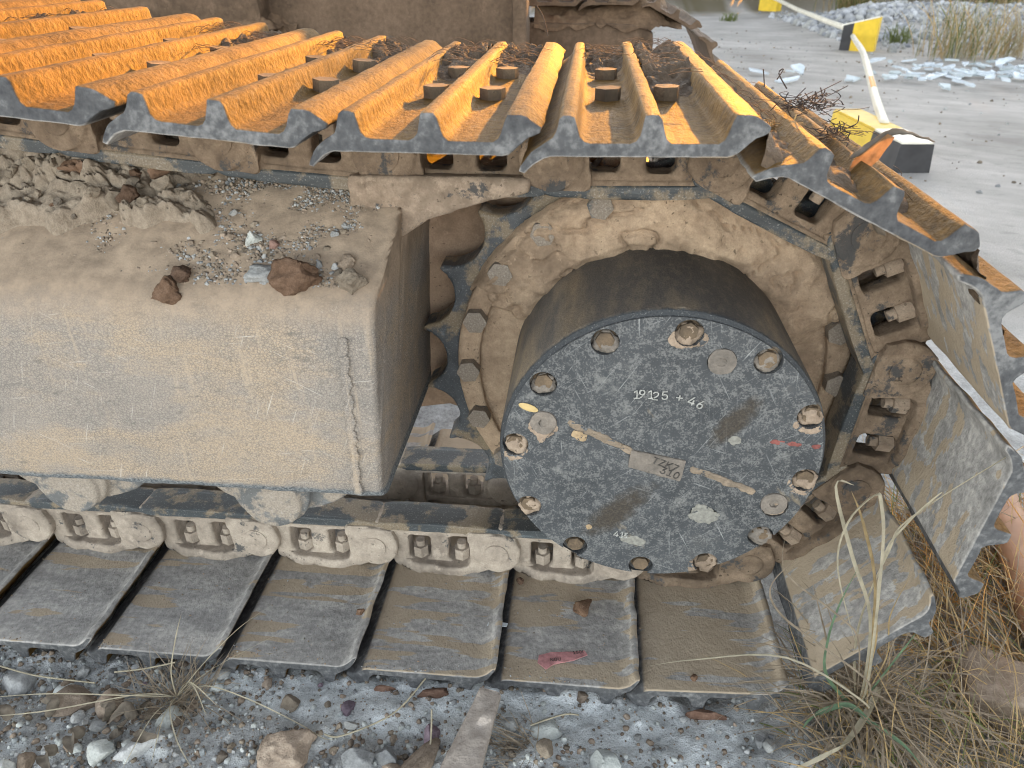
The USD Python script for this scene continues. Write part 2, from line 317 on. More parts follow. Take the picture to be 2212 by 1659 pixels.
m_stone('clod_grey', [(.3, (.14, .115, .088)), (.5, (.22, .185, .145)), (.7, (.30, .26, .21))], sc=120)
m_stone('shard_white', [(.3, (.38, .42, .44)), (.5, (.50, .54, .57)), (.7, (.62, .65, .67))], sc=9, rand=[(0, (.75, .78, .75)), (.5, (.95, .97, 1)), (1, (1.1, 1.12, 1.15))])
m_stone('gravel_blue', [(.3, (.22, .235, .26)), (.5, (.33, .345, .37)), (.7, (.44, .46, .48))], sc=12)
def m_plain(name, col, rough=.6, var=.25, sc=30, spec=.3, transl=None, rand=None):
    g = G(); n = g.noise(sc, 5, .6)
    g.done(name, g.ramp(n, [(.3, tuple(x*(1-var) for x in col)), (.7, tuple(min(1, x*(1+var)) for x in col))]), rough, n, .0006, .5, spec=spec, transl=transl, rand=rand)
m_plain('paint_yellow', (.62, .42, .03), .5, .12, 14); m_plain('paint_black', (.035, .034, .036), .55, .3, 14); m_plain('paint_white', (.70, .67, .58), .5, .12, 14)
m_plain('paint_orange', (.70, .33, .06), .5, .15, 14); m_plain('pipe_white', (.66, .62, .52), .45, .12, 9)
m_plain('pipe_brown', (.36, .20, .12), .45, .15, 20)
m_plain('straw', (.46, .34, .18), .7, .3, 60, transl=.25, rand=[(0, (.7, .72, .72)), (1, (1.25, 1.2, 1.1))])
m_plain('straw_pale', (.50, .45, .33), .65, .25, 60, transl=.25)
m_plain('straw_sunlit', (.50, .27, .09), .7, .3, 60, transl=.3)  # orange of the low sun put into the straw colour
m_plain('straw_grey', (.30, .245, .18), .8, .3, 60, transl=.2)
m_plain('blade_green', (.16, .25, .15), .55, .25, 60, transl=.25)
m_plain('grass_green', (.16, .19, .06), .6, .35, 20, transl=.3)
m_plain('leaf_dry', (.30, .17, .08), .75, .4, 90, transl=.3); m_plain('leaf_brown', (.19, .16, .125), .85, .5, 60, transl=.1); m_plain('leaf_yellow', (.50, .37, .17), .7, .15, 90)
m_plain('root_brown', (.11, .075, .05), .9, .4, 200); m_plain('root_orange', (.42, .27, .11), .9, .3, 200); m_plain('root_dark', (.055, .04, .033), .9, .4, 200)
m_plain('paper_pink', (.42, .20, .20), .7, .35, 120); m_plain('ink', (.03, .03, .03), .8, .1); m_plain('paper_white', (.60, .66, .70), .7, .1, 200)
m_plain('stamp_dark', (.06, .055, .05), .9, .5, 300); m_plain('stamp', (.33, .33, .31), .9, .4, 300); m_plain('chalk', (.22, .215, .19), .9, .3, 220); m_plain('mud_flat', (.36, .265, .16), .9, .3, 160); m_plain('paint_red', (.20, .07, .06), .8, .4, 120)
m_plain('leaves_dark', (.045, .065, .022), .55, .45, 3, transl=.25); m_plain('leaves_olive', (.085, .085, .03), .55, .45, 3, transl=.25); m_plain('bark', (.09, .07, .05), .9, .3, 8)

# ------------------------------------------------------------------ ground: one sheet to the horizon, fine where the camera is near
ZS = .36
def ground_h(x, y):
    P = np.stack([x, y, x*0], -1)
    near = np.clip((1.2-np.hypot(x*.7, y+.3))/.6, 0, 1)
    h = -.008+(fbm(P*6, 4, 1)-.5)*.03*near+(fbm(P*30, 4, 2)-.5)*.022*near
    h += .012*near*np.clip((-y-.30)/.1, 0, 1)*(x < .3)
    h -= .03*np.clip((y+.25)/.1, 0, 1)*np.clip((.5-x)/.2, 0, 1)*np.clip((.6-y)/.2, 0, 1)*np.clip((x+1.5)/.2, 0, 1)
    far = np.clip((y-1.5)/2, 0, 1)
    h += far*((fbm(P*.8, 4, 3)-.5)*.03)
    h += .22*np.exp(-((y-9.6-.15*x+.2*np.sin(x))/1.1)**2)*np.clip((x-2.4)/1.2, 0, 1)*(.7+.6*fbm(P*1.5, 3, 5))
    h += .5*np.clip((y-13.5)/4, 0, 1)
    return h
def build_ground():
    def axis(lo, hi, d, ends):
        a = list(np.arange(lo, hi, d)); s = d
        while a[-1] < ends[1]: s *= 1.12; a.append(a[-1]+s)
        s = d; b = []
        c = lo
        while c > ends[0]: s *= 1.12; c -= s; b.append(c)
        return np.array(b[::-1]+a)
    xs, ys = axis(-1.1, .95, .0045, (-90, 90)), axis(-.56, -.1, .0045, (-20, 160))
    X, Y = np.meshgrid(xs, ys); Z = ground_h(X, Y)
    V = np.stack([X, Y, Z], -1).reshape(-1, 3); nx = len(xs)
    i = (np.arange(len(ys)-1)[:, None]*nx+np.arange(nx-1)).ravel()
    F = np.concatenate([np.stack([i, i+1, i+nx+1], 1), np.stack([i, i+nx+1, i+nx], 1)])
    def zone(v, n):
        x, y = v[:, 0], v[:, 1]
        P = np.stack([x, y, x*0], -1); w = fbm(P*7, 4, 9)
        pale = np.clip((np.exp(-((x+.30)/.17)**2-((y+.31)/.05)**2)*1.3+.9*np.exp(-((x-.02)/.22)**2-((y+.36)/.09)**2)+(w-.5)*1.6-.35)*4, 0, 1)
        far = np.clip((np.hypot(x, y+.3)-1.0)/.8, 0, 1)
        g = np.clip((y-12.8+(w-.5)*3)/1.5, 0, 1)
        return np.stack([pale, far, g], 1)
    obj('ground', trimesh.Trimesh(V, F, process=False), 'ground_soil', smooth=True, color=zone, kind='structure')
build_ground()

# ------------------------------------------------------------------ the excavator's undercarriage
EX = thing('excavator', 'dusty crawler excavator undercarriage with steel track shoes and black final drive cover', 'excavator')
# pins of the chain, clockwise seen from the camera, from far left on the upper run round the sprocket to far left on the lower run
PINS = [(-1.27, .410), (-1.082, .388), (-.895, .362), (-.708, .337), (-.519, .317), (-.329, .302), (-.138, .300), (.048, .302), (.214, .222), (.296, .052), (.281, -.131), (.159, -.277)]
PINS += [(-.021-.189*k, -.289) for k in range(8)]
PINS = np.array(PINS)+[0, ZS]
def frame_of(i):
    a, b = PINS[i], PINS[i+1]; m = (a+b)/2; T = (b-a)/np.linalg.norm(b-a); N = np.array([-T[1], T[0]]); return m, T, N
def place(v, i, dz=0., tilt=0.):
    m, T, N = frame_of(i)
    if tilt: c, s = math.cos(tilt), math.sin(tilt); T, N = T*c+N*s, N*c-T*s
    o = np.empty_like(v); o[:, 0] = m[0]+v[:, 0]*T[0]+(v[:, 2]+dz)*N[0]; o[:, 1] = v[:, 1]; o[:, 2] = m[1]+v[:, 0]*T[1]+(v[:, 2]+dz)*N[1]; return o
def DZ(i): return {7: -.012, 8: -.009, 9: -.006, 10: -.006}.get(i, -.001)
def placed(t, i, **k): return trimesh.Trimesh(place(np.array(t.vertices), i, **k), t.faces, process=False)

WIN = (-.035, .027)
def make_link(side):
    """side -1: towards the camera. Local frame: x along the chain, z outwards."""
    def yy(a, b): return (a, b) if side < 0 else (-b, -a)
    body = Polygon([(-.100, -.036), (.088, -.036), (.104, -.030), (.118, -.010), (.118, .012), (.106, .030), (.088, .036), (.062, .046), (-.060, .046), (-.082, .037), (-.112, .036), (-.127, .018), (-.130, -.008), (-.122, -.028)]).buffer(.004).buffer(-.004)
    b = ext(body.intersection(Polygon([(-.075, -.1), (.07, -.1), (.07, .1), (-.075, .1)])), *yy(-.094, -.062))
    b += ext(body.intersection(Polygon([(-.2, -.1), (-.05, -.1), (-.05, .1), (-.2, .1)])), *yy(-.103, -.074))
    b += ext(body.intersection(Polygon([(.05, -.1), (.2, -.1), (.2, .1), (.05, .1)])), *yy(-.078, -.050))
    b += cyl_y(-.094, 0, .036, *yy(-.107, -.076)); b += cyl_y(.094, 0, .035, *yy(-.080, -.048))
    b += ext(Polygon([(-.112, -.042), (.100, -.042), (.096, -.026), (-.104, -.026)]), *yy(-.098, -.050))
    foot = Polygon([(-.085, -.06), (-.083, -.088), (-.066, -.094), (-.050, -.106), (-.034, -.113), (-.012, -.112), (.006, -.108), (.024, -.110), (.042, -.104), (.058, -.092), (.074, -.086), (.078, -.06)]).buffer(-.004).buffer(.008).buffer(-.004)
    if side > 0: foot = affinity.scale(foot, 1, -1, origin=(0, 0))
    b += Manifold.extrude(CrossSection([list(foot.exterior.coords)[:-1]], m3.FillRule.EvenOdd), .015).translate([0, 0, .031])
    for w in WIN:
        p = Polygon([(w-.017, -.018), (w+.017, -.018), (w+.017, .031), (w-.017, .031)]).buffer(-.008).buffer(.008)
        b -= ext(p, -.13, -.02) if side < 0 else ext(p, .02, .13)
    return soften(b, .0055, 7)
LINK = {-1: make_link(-1), 1: make_link(1)}
# shoe profile, counter-clockwise, local x along the chain and z outwards
def smooth_poly(p, r=.004): return Polygon(p).buffer(-r*.5).buffer(r*.5+r*.6).buffer(-r*.6)
SHOE = smooth_poly([(-.115, .034), (-.110, .031), (-.099, .041), (-.088, .0465), (.064, .0465), (.071, .052), (.082, .061), (.092, .064), (.095, .069), (.079, .0805), (.0635, .0805), (.0585, .0625), (.054, .058),
                    (.014, .058), (.0095, .0625), (.0045, .0805), (-.0085, .0805), (-.0125, .0625), (-.017, .058), (-.056, .058), (-.061, .0625), (-.066, .0805), (-.0785, .0805), (-.083, .0635), (-.089, .060), (-.104, .050)], .003)
def ring_points(poly, n):
    L = poly.exterior.length; return np.array([poly.exterior.interpolate(L*k/n).coords[0] for k in range(n)])
HW = .291
def make_shoe(i, seed, rows=34):
    n = 96; R = ring_points(SHOE, n)
    if Polygon(R).exterior.is_ccw is False: R = R[::-1]
    tg = np.roll(R, -1, 0)-np.roll(R, 1, 0); tg /= np.linalg.norm(tg, axis=1, keepdims=True); inset = R-np.stack([tg[:, 1], -tg[:, 0]], 1)*.0018
    ys = np.concatenate([[-HW, -HW+.0004, -HW+.0025], np.linspace(-HW+.016, HW-.016, rows), [HW-.0025, HW-.0004, HW]])
    r = np.random.default_rng(seed); cut = r.uniform(.006, .016)
    V = []
    for j, y in enumerate(ys):
        P = inset if j in (0, len(ys)-1) else R*.7+inset*.3 if j in (1, len(ys)-2) else R
        e = np.clip((np.abs(P[:, 0]+.012)-.082)/.03, 0, 1)**2*cut*(1 if y < 0 else .4)*np.clip((abs(y)-.2)/.09, 0, 1)
        V.append(np.stack([P[:, 0], y-np.sign(y)*e, P[:, 1]], 1))
    V = np.concatenate(V); F = []; m = len(ys)
    for j in range(m-1):
        a = j*n+np.arange(n); b = j*n+(np.arange(n)+1) % n
        F.append(np.stack([a, b, b+n], 1)); F.append(np.stack([a, b+n, a+n], 1))
    cv, cf = trimesh.creation.triangulate_polygon(Polygon(inset).buffer(0), engine='earcut')
    # map cap vertices back to ring indices
    idx = np.array([np.argmin(np.hypot(*(inset-q).T)) for q in cv])
    S = np.concatenate(F); t = trimesh.Trimesh(V, S, process=False)
    k = np.argmin(t.triangles_center[:, 2]+np.abs(t.triangles_center[:, 0])*.5+np.abs(t.triangles_center[:, 1])*.2)
    if t.face_normals[k, 2] > 0: S = S[:, ::-1]                      # the inner face looks inwards
    c0, c1 = idx[cf], idx[cf]+(m-1)*n
    nrm = lambda q: np.cross(V[q[:, 1]]-V[q[:, 0]], V[q[:, 2]]-V[q[:, 0]])[:, 1].sum()
    if nrm(c0) > 0: c0 = c0[:, ::-1]
    if nrm(c1) < 0: c1 = c1[:, ::-1]
    F = np.concatenate([S, c0, c1]); t = trimesh.Trimesh(V, F, process=False)
    # dents and worn edges
    q = V*[1, 1, 1]+seed*.37
    V = V+t.vertex_normals*((fbm(q*28, 3, seed)-.5)*.0020+(fbm(q*110, 2, seed+5)-.5)*.0012)[:, None]
    V[:, 0] += np.where(V[:, 0] < -.1, (fbm(np.stack([V[:, 1]*60, V[:, 0]*0+seed, V[:, 0]*0], 1), 3, seed)-.5)*.005, 0)+np.where(V[:, 0] > .085, (fbm(np.stack([V[:, 1]*60, V[:, 0]*0+seed+9, V[:, 0]*0], 1), 3, seed)-.5)*.005, 0)
    return trimesh.Trimesh(V, F, process=False)
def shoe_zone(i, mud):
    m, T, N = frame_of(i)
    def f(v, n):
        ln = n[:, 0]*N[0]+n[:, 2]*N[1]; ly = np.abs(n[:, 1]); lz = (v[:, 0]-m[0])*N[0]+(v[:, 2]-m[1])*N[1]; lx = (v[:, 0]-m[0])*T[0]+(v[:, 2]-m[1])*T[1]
        inner = ((ln < .25) & (ly < .75) & (lz < .0475) & (lx < .068)).astype(float); end = (ly > .3) | ((ln < -.2) & (inner < .5)) | ((lz < .0565) & (lx > .066) & (ln < .5) & (inner < .5))  # overlap slope kept dark steel to paint the shade in the shoe gap
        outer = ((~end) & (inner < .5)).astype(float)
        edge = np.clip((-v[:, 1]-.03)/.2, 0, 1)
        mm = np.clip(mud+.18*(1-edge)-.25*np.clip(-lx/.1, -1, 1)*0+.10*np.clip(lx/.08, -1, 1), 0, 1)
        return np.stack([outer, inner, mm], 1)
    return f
hexh = lambda x, y, z0, z1, r: tm(Manifold.extrude(CrossSection([[(x+r*math.cos(k*PI/3+.3), y+r*math.sin(k*PI/3+.3)) for k in range(6)]]), z1-z0).translate([0, 0, z0]))
def cylz(x, y, z0, z1, r, n=14): return tm(Manifold.cylinder(z1-z0, r, r, n).translate([x, y, z0]))
MUD = {12: .28, 11: .34, 10: .24, 13: .27, 14: .16, 15: .06, 16: .02, 17: .0, 9: .12, 8: .28}
TILT = {3: .0, 4: -.01, 6: .0}
for i in range(len(PINS)-1):
    low = i >= 11
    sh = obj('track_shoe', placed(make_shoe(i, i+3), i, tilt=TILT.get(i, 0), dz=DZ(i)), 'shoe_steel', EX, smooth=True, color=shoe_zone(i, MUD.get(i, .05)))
    if not low:
        for w in WIN:
            for y in (-.078, .078):
                hb = cat_([hexh(w, y, .0575, .0695+rng.uniform(0, .003), .0145)]); hb = trimesh.Trimesh(*hb.subdivide_loop(1).vertices.shape and (hb.vertices, hb.faces))
                obj('shoe_bolt', placed(hb, i, dz=DZ(i)), 'bolt_dark', sh, smooth=False)
    for side in (-1, 1):
        lk = placed(LINK[side], i); lk = lump(lk, .0016, 45, i+(side > 0)*40, 3)
        m, T, N = frame_of(i)
        lp = obj('track_link', lk, 'link_shade_brown' if not (low and i > 11) else 'dust_grey', EX, smooth=True)
        if side < 0 or low:
            # worn rail strip, pin end, nuts
            y0, y1 = (-.1005, -.0490) if side < 0 else (.0490, .1005)
            rail = soften(ext(Polygon([(-.110, -.030), (-.110, -.037), (-.098, -.0430), (-.06, -.0455), (.0, -.0465), (.06, -.0455), (.088, -.0425), (.098, -.036), (.098, -.030)]), y0, y1), .007, 5)
            obj('rail', placed(rail, i), 'rail_steel', lp, smooth=True)
            pin = cyl_y(-.094, 0, .0185, -.1085, -.100) if side < 0 else cyl_y(-.094, 0, .0185, .100, .1085)
            obj('pin', lump(placed(soften(pin, .006, 2), i), .0016, 70, i, 3), 'dust_grey' if low and i > 11 else 'link_shade_brown', lp, smooth=40)
            for w in WIN:
                y = side*.080; j = rng.uniform(-.002, .002)
                nut = cat_([hexh(w+j, y, .012, .034, .0125), cylz(w+j, y, .002, .013, .0072)])
                obj('nut', placed(nut, i), 'dust_grey' if low and i > 11 else 'dust_tan', lp, smooth=30)

# ---- sprocket, hub, final drive
AX, AZ = -.004, ZS-.002
def at(x, z): return (AX+x, AZ+z)
def sprocket_poly(N=21, tip=.317, root=.281):
    pts = []
    for k in range(N):
        a0 = 2*PI*(k-.98)/N+math.radians(171)
        g = affinity
        for s in np.linspace(0, 1, 20, endpoint=False):
            # round gullet, then a narrow tip
            if s < .96: q = (s/.96-.5)*2; r = root+(tip-root)*(1-math.sqrt(max(0, 1-q*q*.97)))/.83
            else: r = tip
            pts.append(((AX+min(r, tip)*math.cos(a0+s*2*PI/N)), AZ+min(r, tip)*math.sin(a0+s*2*PI/N)))
    return Polygon(pts).buffer(-.002).buffer(.0035).buffer(-.0015)
sp = ext(sprocket_poly().difference(Point(AX, AZ).buffer(.22)), -.022, .022)
SP = obj('sprocket', lump(soften(sp, .007, 4), .001, 50, 3), 'tooth_steel', EX, smooth=True)
fl = ext(Point(AX, AZ).buffer(.263, quad_segs=40).difference(Point(AX, AZ).buffer(.233, quad_segs=40)), -.041, -.02)
fl += ext(Point(AX, AZ).buffer(.25, quad_segs=40), -.0245, .0)
obj('hub_flange', lump(soften(fl, .008, 3), .0018, 40, 5), 'mud_pale', SP, smooth=True)
for k in range(20):
    a = math.radians(162.3+18*k); x, z = AX+.2465*math.cos(a), AZ+.2465*math.sin(a)
    if 25 < (162.3+18*k) % 360 < 110 and k not in (17,): continue          # buried in caked mud
    b = soften(hexa_y(x, z, .0165, -.055, -.038, rng.uniform(0, 1)), .005, 2)
    obj('flange_bolt', b, 'bolt_steel', SP, smooth=50, label='bright hex bolt clear of the caked mud at the upper left of the sprocket' if k == 18 else None)
# caked mud filling the recess round the upper half of the hub
def mud_ring():
    th = np.radians(np.linspace(12, 158, 150)); rr = np.linspace(.165, .268, 36)
    T, R = np.meshgrid(th, rr, indexing='ij')
    P = np.stack([AX+R*np.cos(T), R*0, AZ+R*np.sin(T)], -1)
    prof = np.clip((R-.165)/.03, 0, 1)*np.clip((.268-R)/.016, 0, 1)**.5
    endf = np.clip((np.degrees(T)-12)/12, 0, 1)*np.clip((158-np.degrees(T)+10*(noise(P*60, 4)-.5))/9, 0, 1)
    y = -.018-(.030*prof+.034*(fbm(P*24, 5, 8)-.5)+.010*(fbm(P*85, 3, 18)-.5)+.018*(fbm(P*9, 2, 3)-.4)-.012*np.clip(1-np.abs(fbm(P*13, 3, 21)-.5)/.018, 0, 1)+.012*np.clip((.215-R)/.04, 0, 1))*endf-.004
    P[..., 1] = np.where(endf <= 0, -.004, y)
    n = len(rr); i = (np.arange(len(th)-1)[:, None]*n+np.arange(n-1)).ravel()
    F = np.concatenate([np.stack([i, i+1, i+n+1], 1), np.stack([i, i+n+1, i+n], 1)])
    return trimesh.Trimesh(P.reshape(-1, 3), F, process=False)
mr = mud_ring()
if mr.face_normals[:, 1].mean() > 0: mr.invert()
obj('caked_mud', mr, 'mud_pale', SP, smooth=True)

YC = -.234
RB = .1835
BOLTS = [(-.069, .146), (.016, .160), (.100, .131), (-.133, .092), (-.164, .010), (.156, .066), (.166, -.019), (.139, -.060), (-.148, -.080), (-.090, -.140), (.130, -.106), (-.007, -.166), (.071, -.154)]
PLUGS = [(.053, .129), (-.132, .042), (.137, -.055)]
body = cyl_y(AX, AZ, RB, YC, -.0, 160)
edge = Manifold.revolve(CrossSection([[(RB-.012, 0), (RB+.01, 0), (RB+.01, .012), (RB, .012), (RB-.0016, .006), (RB-.006, .0016)]]), 160).rotate([-90, 0, 0]).translate([AX, YC, AZ])
body -= edge
for x, z in BOLTS+PLUGS:
    body -= cyl_y(AX+x, AZ+z, .0155, YC-.01, YC+.0085, 28)
FD = obj('final_drive', tm(body), 'barrel_dust', EX, smooth=30)
# cover plate: the end face of the drum, pierced by the counterbores
face = Point(AX, AZ).buffer(RB-.0055, quad_segs=44)
for x, z in BOLTS+PLUGS: face = face.difference(Point(AX+x, AZ+z).buffer(.0152))
for q, part in enumerate([face] if face.geom_type == 'Polygon' else face.geoms):
    f0 = tm(ext(part, YC-.0016, YC+.001).refine_to_length(.006)); v = f0.vertices.copy(); v[:, 1] += np.where(v[:, 1] < YC, (fbm(v*30, 3, 2)-.5)*.0012, 0); f0.vertices = v
    if part.area > .01: CP = obj('cover_plate', f0, 'cover_black', FD.rsplit('/', 1)[0], smooth=25)
for k, (x, z) in enumerate(BOLTS+PLUGS):
    if k < len(BOLTS):
        b = hexa_y(AX+x, AZ+z, .0105, YC+.001, YC+.009, rng.uniform(0, 1))+cyl_y(AX+x, AZ+z, .012, YC+.0075, YC+.0095, 20)
        obj('cover_bolt', soften(b, .004, 2), 'bolt_dark', CP, smooth=40)
    else:
        b = cyl_y(AX+x, AZ+z, .0150, YC-.0035, YC+.006, 24)-hexa_y(AX+x, AZ+z, .0055, YC-.01, YC)
        obj('drain_plug', lump(soften(b, .004, 2), .002, 120, k), 'plug_grey', CP, smooth=40)
    mb = trimesh.creation.icosphere(3); mb.vertices *= [.0138, .0058, .0138]; mb.vertices += [AX+x+.001, YC+.0062 if k < len(BOLTS) else YC+.003, AZ+z-.0045]
    if k not in (9, 11):
        sp2 = trimesh.creation.icosphere(4); sp2.vertices *= [.0185*rng.uniform(.8, 1.1), .0014, .0165*rng.uniform(.75, 1.1)]; sp2 = lump(sp2, .012, 75, k+40, 5); sp2.vertices[:, 1] = np.clip(sp2.vertices[:, 1], -.0022, .002); a = rng.uniform(-2.4, -.6); sp2.vertices += [AX+x+.006*math.cos(a), YC-.0008, AZ+z+.006*math.sin(a)]
        bad = (np.hypot(sp2.vertices[:, 0]-AX-x, sp2.vertices[:, 2]-AZ-z) < .0145) | (np.hypot(sp2.vertices[:, 0]-AX, sp2.vertices[:, 2]-AZ) > RB-.006) | (sp2.vertices[:, 1] > YC-.0012); sp2.update_faces(~bad[sp2.faces].any(1)); sp2.remove_unreferenced_vertices()
        if len(sp2.faces) > 40: k in (1, 4, 5, 6, 12, 14) and obj('mud_rim', sp2, 'dust_tan', CP, smooth=True)
        obj('bolt_mud', lump(mb, .007, 110, k+2, 5), 'dust_tan' if k in (4, 5, 6, 7, 8, 12, 1) else 'plug_grey', CP, smooth=True)
# nameplate boss, cast ribs, stamped numbers (flat print)
def plate_txt(s, h, x, z, ang, mat, depth=.0012, bold=False, y=YC-.0018):
    t = meshkit.text_mesh(s, h, depth, bold); t.apply_transform(trimesh.transformations.rotation_matrix(ang, [0, 0, 1]))
    v = np.array(t.vertices); v = np.stack([AX+x+v[:, 0], y-v[:, 2], AZ+z+v[:, 1]], 1)
    t = trimesh.Trimesh(v, t.faces); t.fix_normals(); obj('stamped_number', t, mat, CP, smooth=False)
na = math.radians(-21)
pl = [(-.032, .0115), (.031, .0), (.027, -.030), (-.034, -.0125)]
plm = soften(ext(Polygon([(AX+a, AZ+b) for a, b in pl]).buffer(-.002).buffer(.002), YC-.0035, YC), .004, 2); obj('name_plate', lump(plm, .0012, 160, 4), 'plug_grey', CP, smooth=40)
plate_txt('TZK7', .0092, -.009, -.004, na, 'stamp_dark', y=YC-.0032); plate_txt('310', .0092, .001, -.0175, na, 'stamp_dark', y=YC-.0032)
for ch, x, z, a in (('1', -.036, .0795, .05), ('9', -.031, .081, -.05), ('1', -.0205, .080, .1), ('2', -.0165, .0795, -.1), ('5', -.006, .080, .05), ('+', .009, .0795, -.1), ('4', .0215, .0765, -.32), ('6', .031, .0725, -.35)): plate_txt(ch, .0105, x, z, a, 'stamp', y=YC-.0024)
for ch, x, z in (('4', -.045, -.119), ('1', -.038, -.120), ('3', -.034, -.1205)): plate_txt(ch, .0085, x, z, -.12, 'stamp')
for (a, b, w) in (((-.102, .043), (-.034, .010), .0042), ((.040, -.012), (.110, -.039), .0040)):
    rb = LineString([(AX+a[0], AZ+a[1]), (AX+b[0], AZ+b[1])]).buffer(w); obj('cast_rib', lump(soften(ext(rb, YC-.0026, YC), .003, 3), .0034, 190, 6), 'plug_tan', CP, smooth=True)
for k, (x, z, a, L, w, mt) in enumerate([(.135, .030, -.04, .028, .003, 'paint_red'), (.168, .028, .1, .009, .003, 'paint_red'), (.06, -.077, -.25, .030, .013, 'chalk'), (-.02, -.123, -.2, .02, .006, 'chalk'), (-.075, -.108, .2, .006, .004, 'mud_flat'), (.08, .028, 0, .006, .0055, 'chalk'), (-.09, .025, -.5, .014, .006, 'mud_flat')]):
    t = trimesh.creation.icosphere(3); t = trimesh.creation.icosphere(4); t.vertices *= [L*.6, .0012, w]; t = lump(t, min(w, .006)*1.5, 110, k+11, 5); t.vertices[:, 1] = np.clip(t.vertices[:, 1], -.0009, .002)
    t.apply_transform(trimesh.transformations.rotation_matrix(-a, [0, 1, 0])); t.apply_translation([AX+x, YC-.0016, AZ+z]); obj('paint_smear', t, mt, CP, smooth=True)

# ---- motor guard wall behind the sprocket and the arch plate over it
wall = ext(Polygon([(-.42, .225), (-.355, .225), (-.30, .236), (-.255, .222), (-.2, .16), (.1, .13), (.2, .2), (.22, .5), (.1, .6), (-.42, .6)]), .05, .065)
obj('motor_guard', lump(soften(wall, .02, 1), .002, 20, 3), 'inner_brown', EX, smooth=30)
arch = ext(Polygon([(-.37, .640), (-.16, .640), (-.163, .623), (-.205, .614), (-.245, .602), (-.28, .590), (-.318, .565), (-.335, .54), (-.37, .54)]), -.115, .07)
obj('arch_plate', lump(soften(arch, .008, 5), .002, 40, 2), 'dust_tan', EX, smooth=True)

# ---- track frame
def frame_profile():
    # (y, z) section: rolled bottom lip, front face, rounded shoulder, slope back under the chain
    p = [(-.20, .283), (-.236, .283), (-.247, .289), (-.251, .300), (-.2525, .32), (-.2525, .512), (-.250, .528), (-.243, .541), (-.230, .552), (-.20, .566), (-.10, .612), (-.02, .640), (.05, .640), (.05, .283)]
    L = LineString(p); n = 150; return np.array([L.interpolate(k/(n-1), normalized=True).coords[0] for k in range(n)])
def build_frame():
    P = frame_profile(); xe = -.327
    xs = np.concatenate([np.linspace(-1.25, xe-.035, 190), xe-.035+np.linspace(.0, .035, 12)[1:]])
    V = []
    for j, x in enumerate(xs):
        q = P.copy(); d = x-(xe-.007)
        if d > 0:
            s = .007-math.sqrt(max(0, .007**2-d*d)); q[:, 0] = np.where(q[:, 0] < -.1, q[:, 0]+s*np.clip(1, 0, 1)*(q[:, 1] < .6), q[:, 0])
        weld = .0022*math.exp(-((x-(xe-.028))/.006)**2); q[:, 0] -= weld*(q[:, 0] < -.24)
        V.append(np.stack([np.full(len(q), x), q[:, 0], q[:, 1]], 1))
    V = np.array(V); nx, n = V.shape[:2]; V = V.reshape(-1, 3)
    # end taper towards the top: the end plate leans 17 mm outwards with height
    f = np.clip((V[:, 0]+.40)/.07, 0, 1); V[:, 0] += f*.017*np.clip((V[:, 2]-.30)/.29, 0, 1)
    i = (np.arange(nx-1)[:, None]*n+np.arange(n-1)).ravel()
    F = np.concatenate([np.stack([i, i+n+1, i+1], 1), np.stack([i, i+n, i+n+1], 1)])
    # end plate
    e0 = (nx-1)*n; last = V[e0:]; cv, cf = trimesh.creation.triangulate_polygon(Polygon(last[:, [1, 2]]), engine='earcut')
    idx = np.array([np.argmin(np.hypot(last[:, 1]-a, last[:, 2]-b)) for a, b in cv]); F = np.concatenate([F, idx[cf]+e0])
    t = trimesh.Trimesh(V, F, process=False)
    if t.face_normals[0, 1] > 0 and abs(t.face_normals[0, 1]) > .3: pass
    t.fix_normals()
    nrm = t.vertex_normals
    top = np.clip((V[:, 2]-.55)/.03, 0, 1)
    V = V+nrm*((fbm(V*14, 3, 2)-.5)*.005+(fbm(V*90, 3, 3)-.5)*.0014+top*((fbm(V*22, 4, 7)-.45)*.016))[:, None]
    return trimesh.Trimesh(V, t.faces, process=False)
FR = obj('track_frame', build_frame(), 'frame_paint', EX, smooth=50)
wb = []
for k in range(60):
    z = .300+.205*k/59; q = trimesh.creation.icosphere(2); q.vertices *= [.0048+.0012*rng.random(), .0020, .0032]; q.vertices += [-.356+.017*np.clip((z-.30)/.29, 0, 1)*.6+.0012*math.sin(k*.9)+rng.normal()*.0005, -.2562, z]; wb.append(q)
obj('weld_bead', lump(cat_(wb), .0012, 220, 3, 3), 'frame_paint', FR, smooth=True)
for x, z in ((-.765, .262), (-.488, .258)):
    t = cyl_y(x, z, .052, -.215, -.10, 40)-ext(Polygon([(x-.2, .284), (x+.2, .284), (x+.2, .5), (x-.2, .5)]), -.3, 0)
    t += ext(affinity.scale(Point(x+.01, .286).buffer(1), .105, .062, origin=(x+.01, .286)).intersection(Polygon([(x-.2, .0), (x+.2, .0), (x+.2, .284), (x-.2, .284)])), -.205, -.10)
    t += cyl_y(x, z-.012, .040, -.221, -.2, 40)-ext(Polygon([(x-.2, .284), (x+.2, .284), (x+.2, .5), (x-.2, .5)]), -.3, 0)
    obj('track_roller', lump(soften(t, .008, 4), .0018, 50, 3), 'roller_grey', FR, smooth=True)

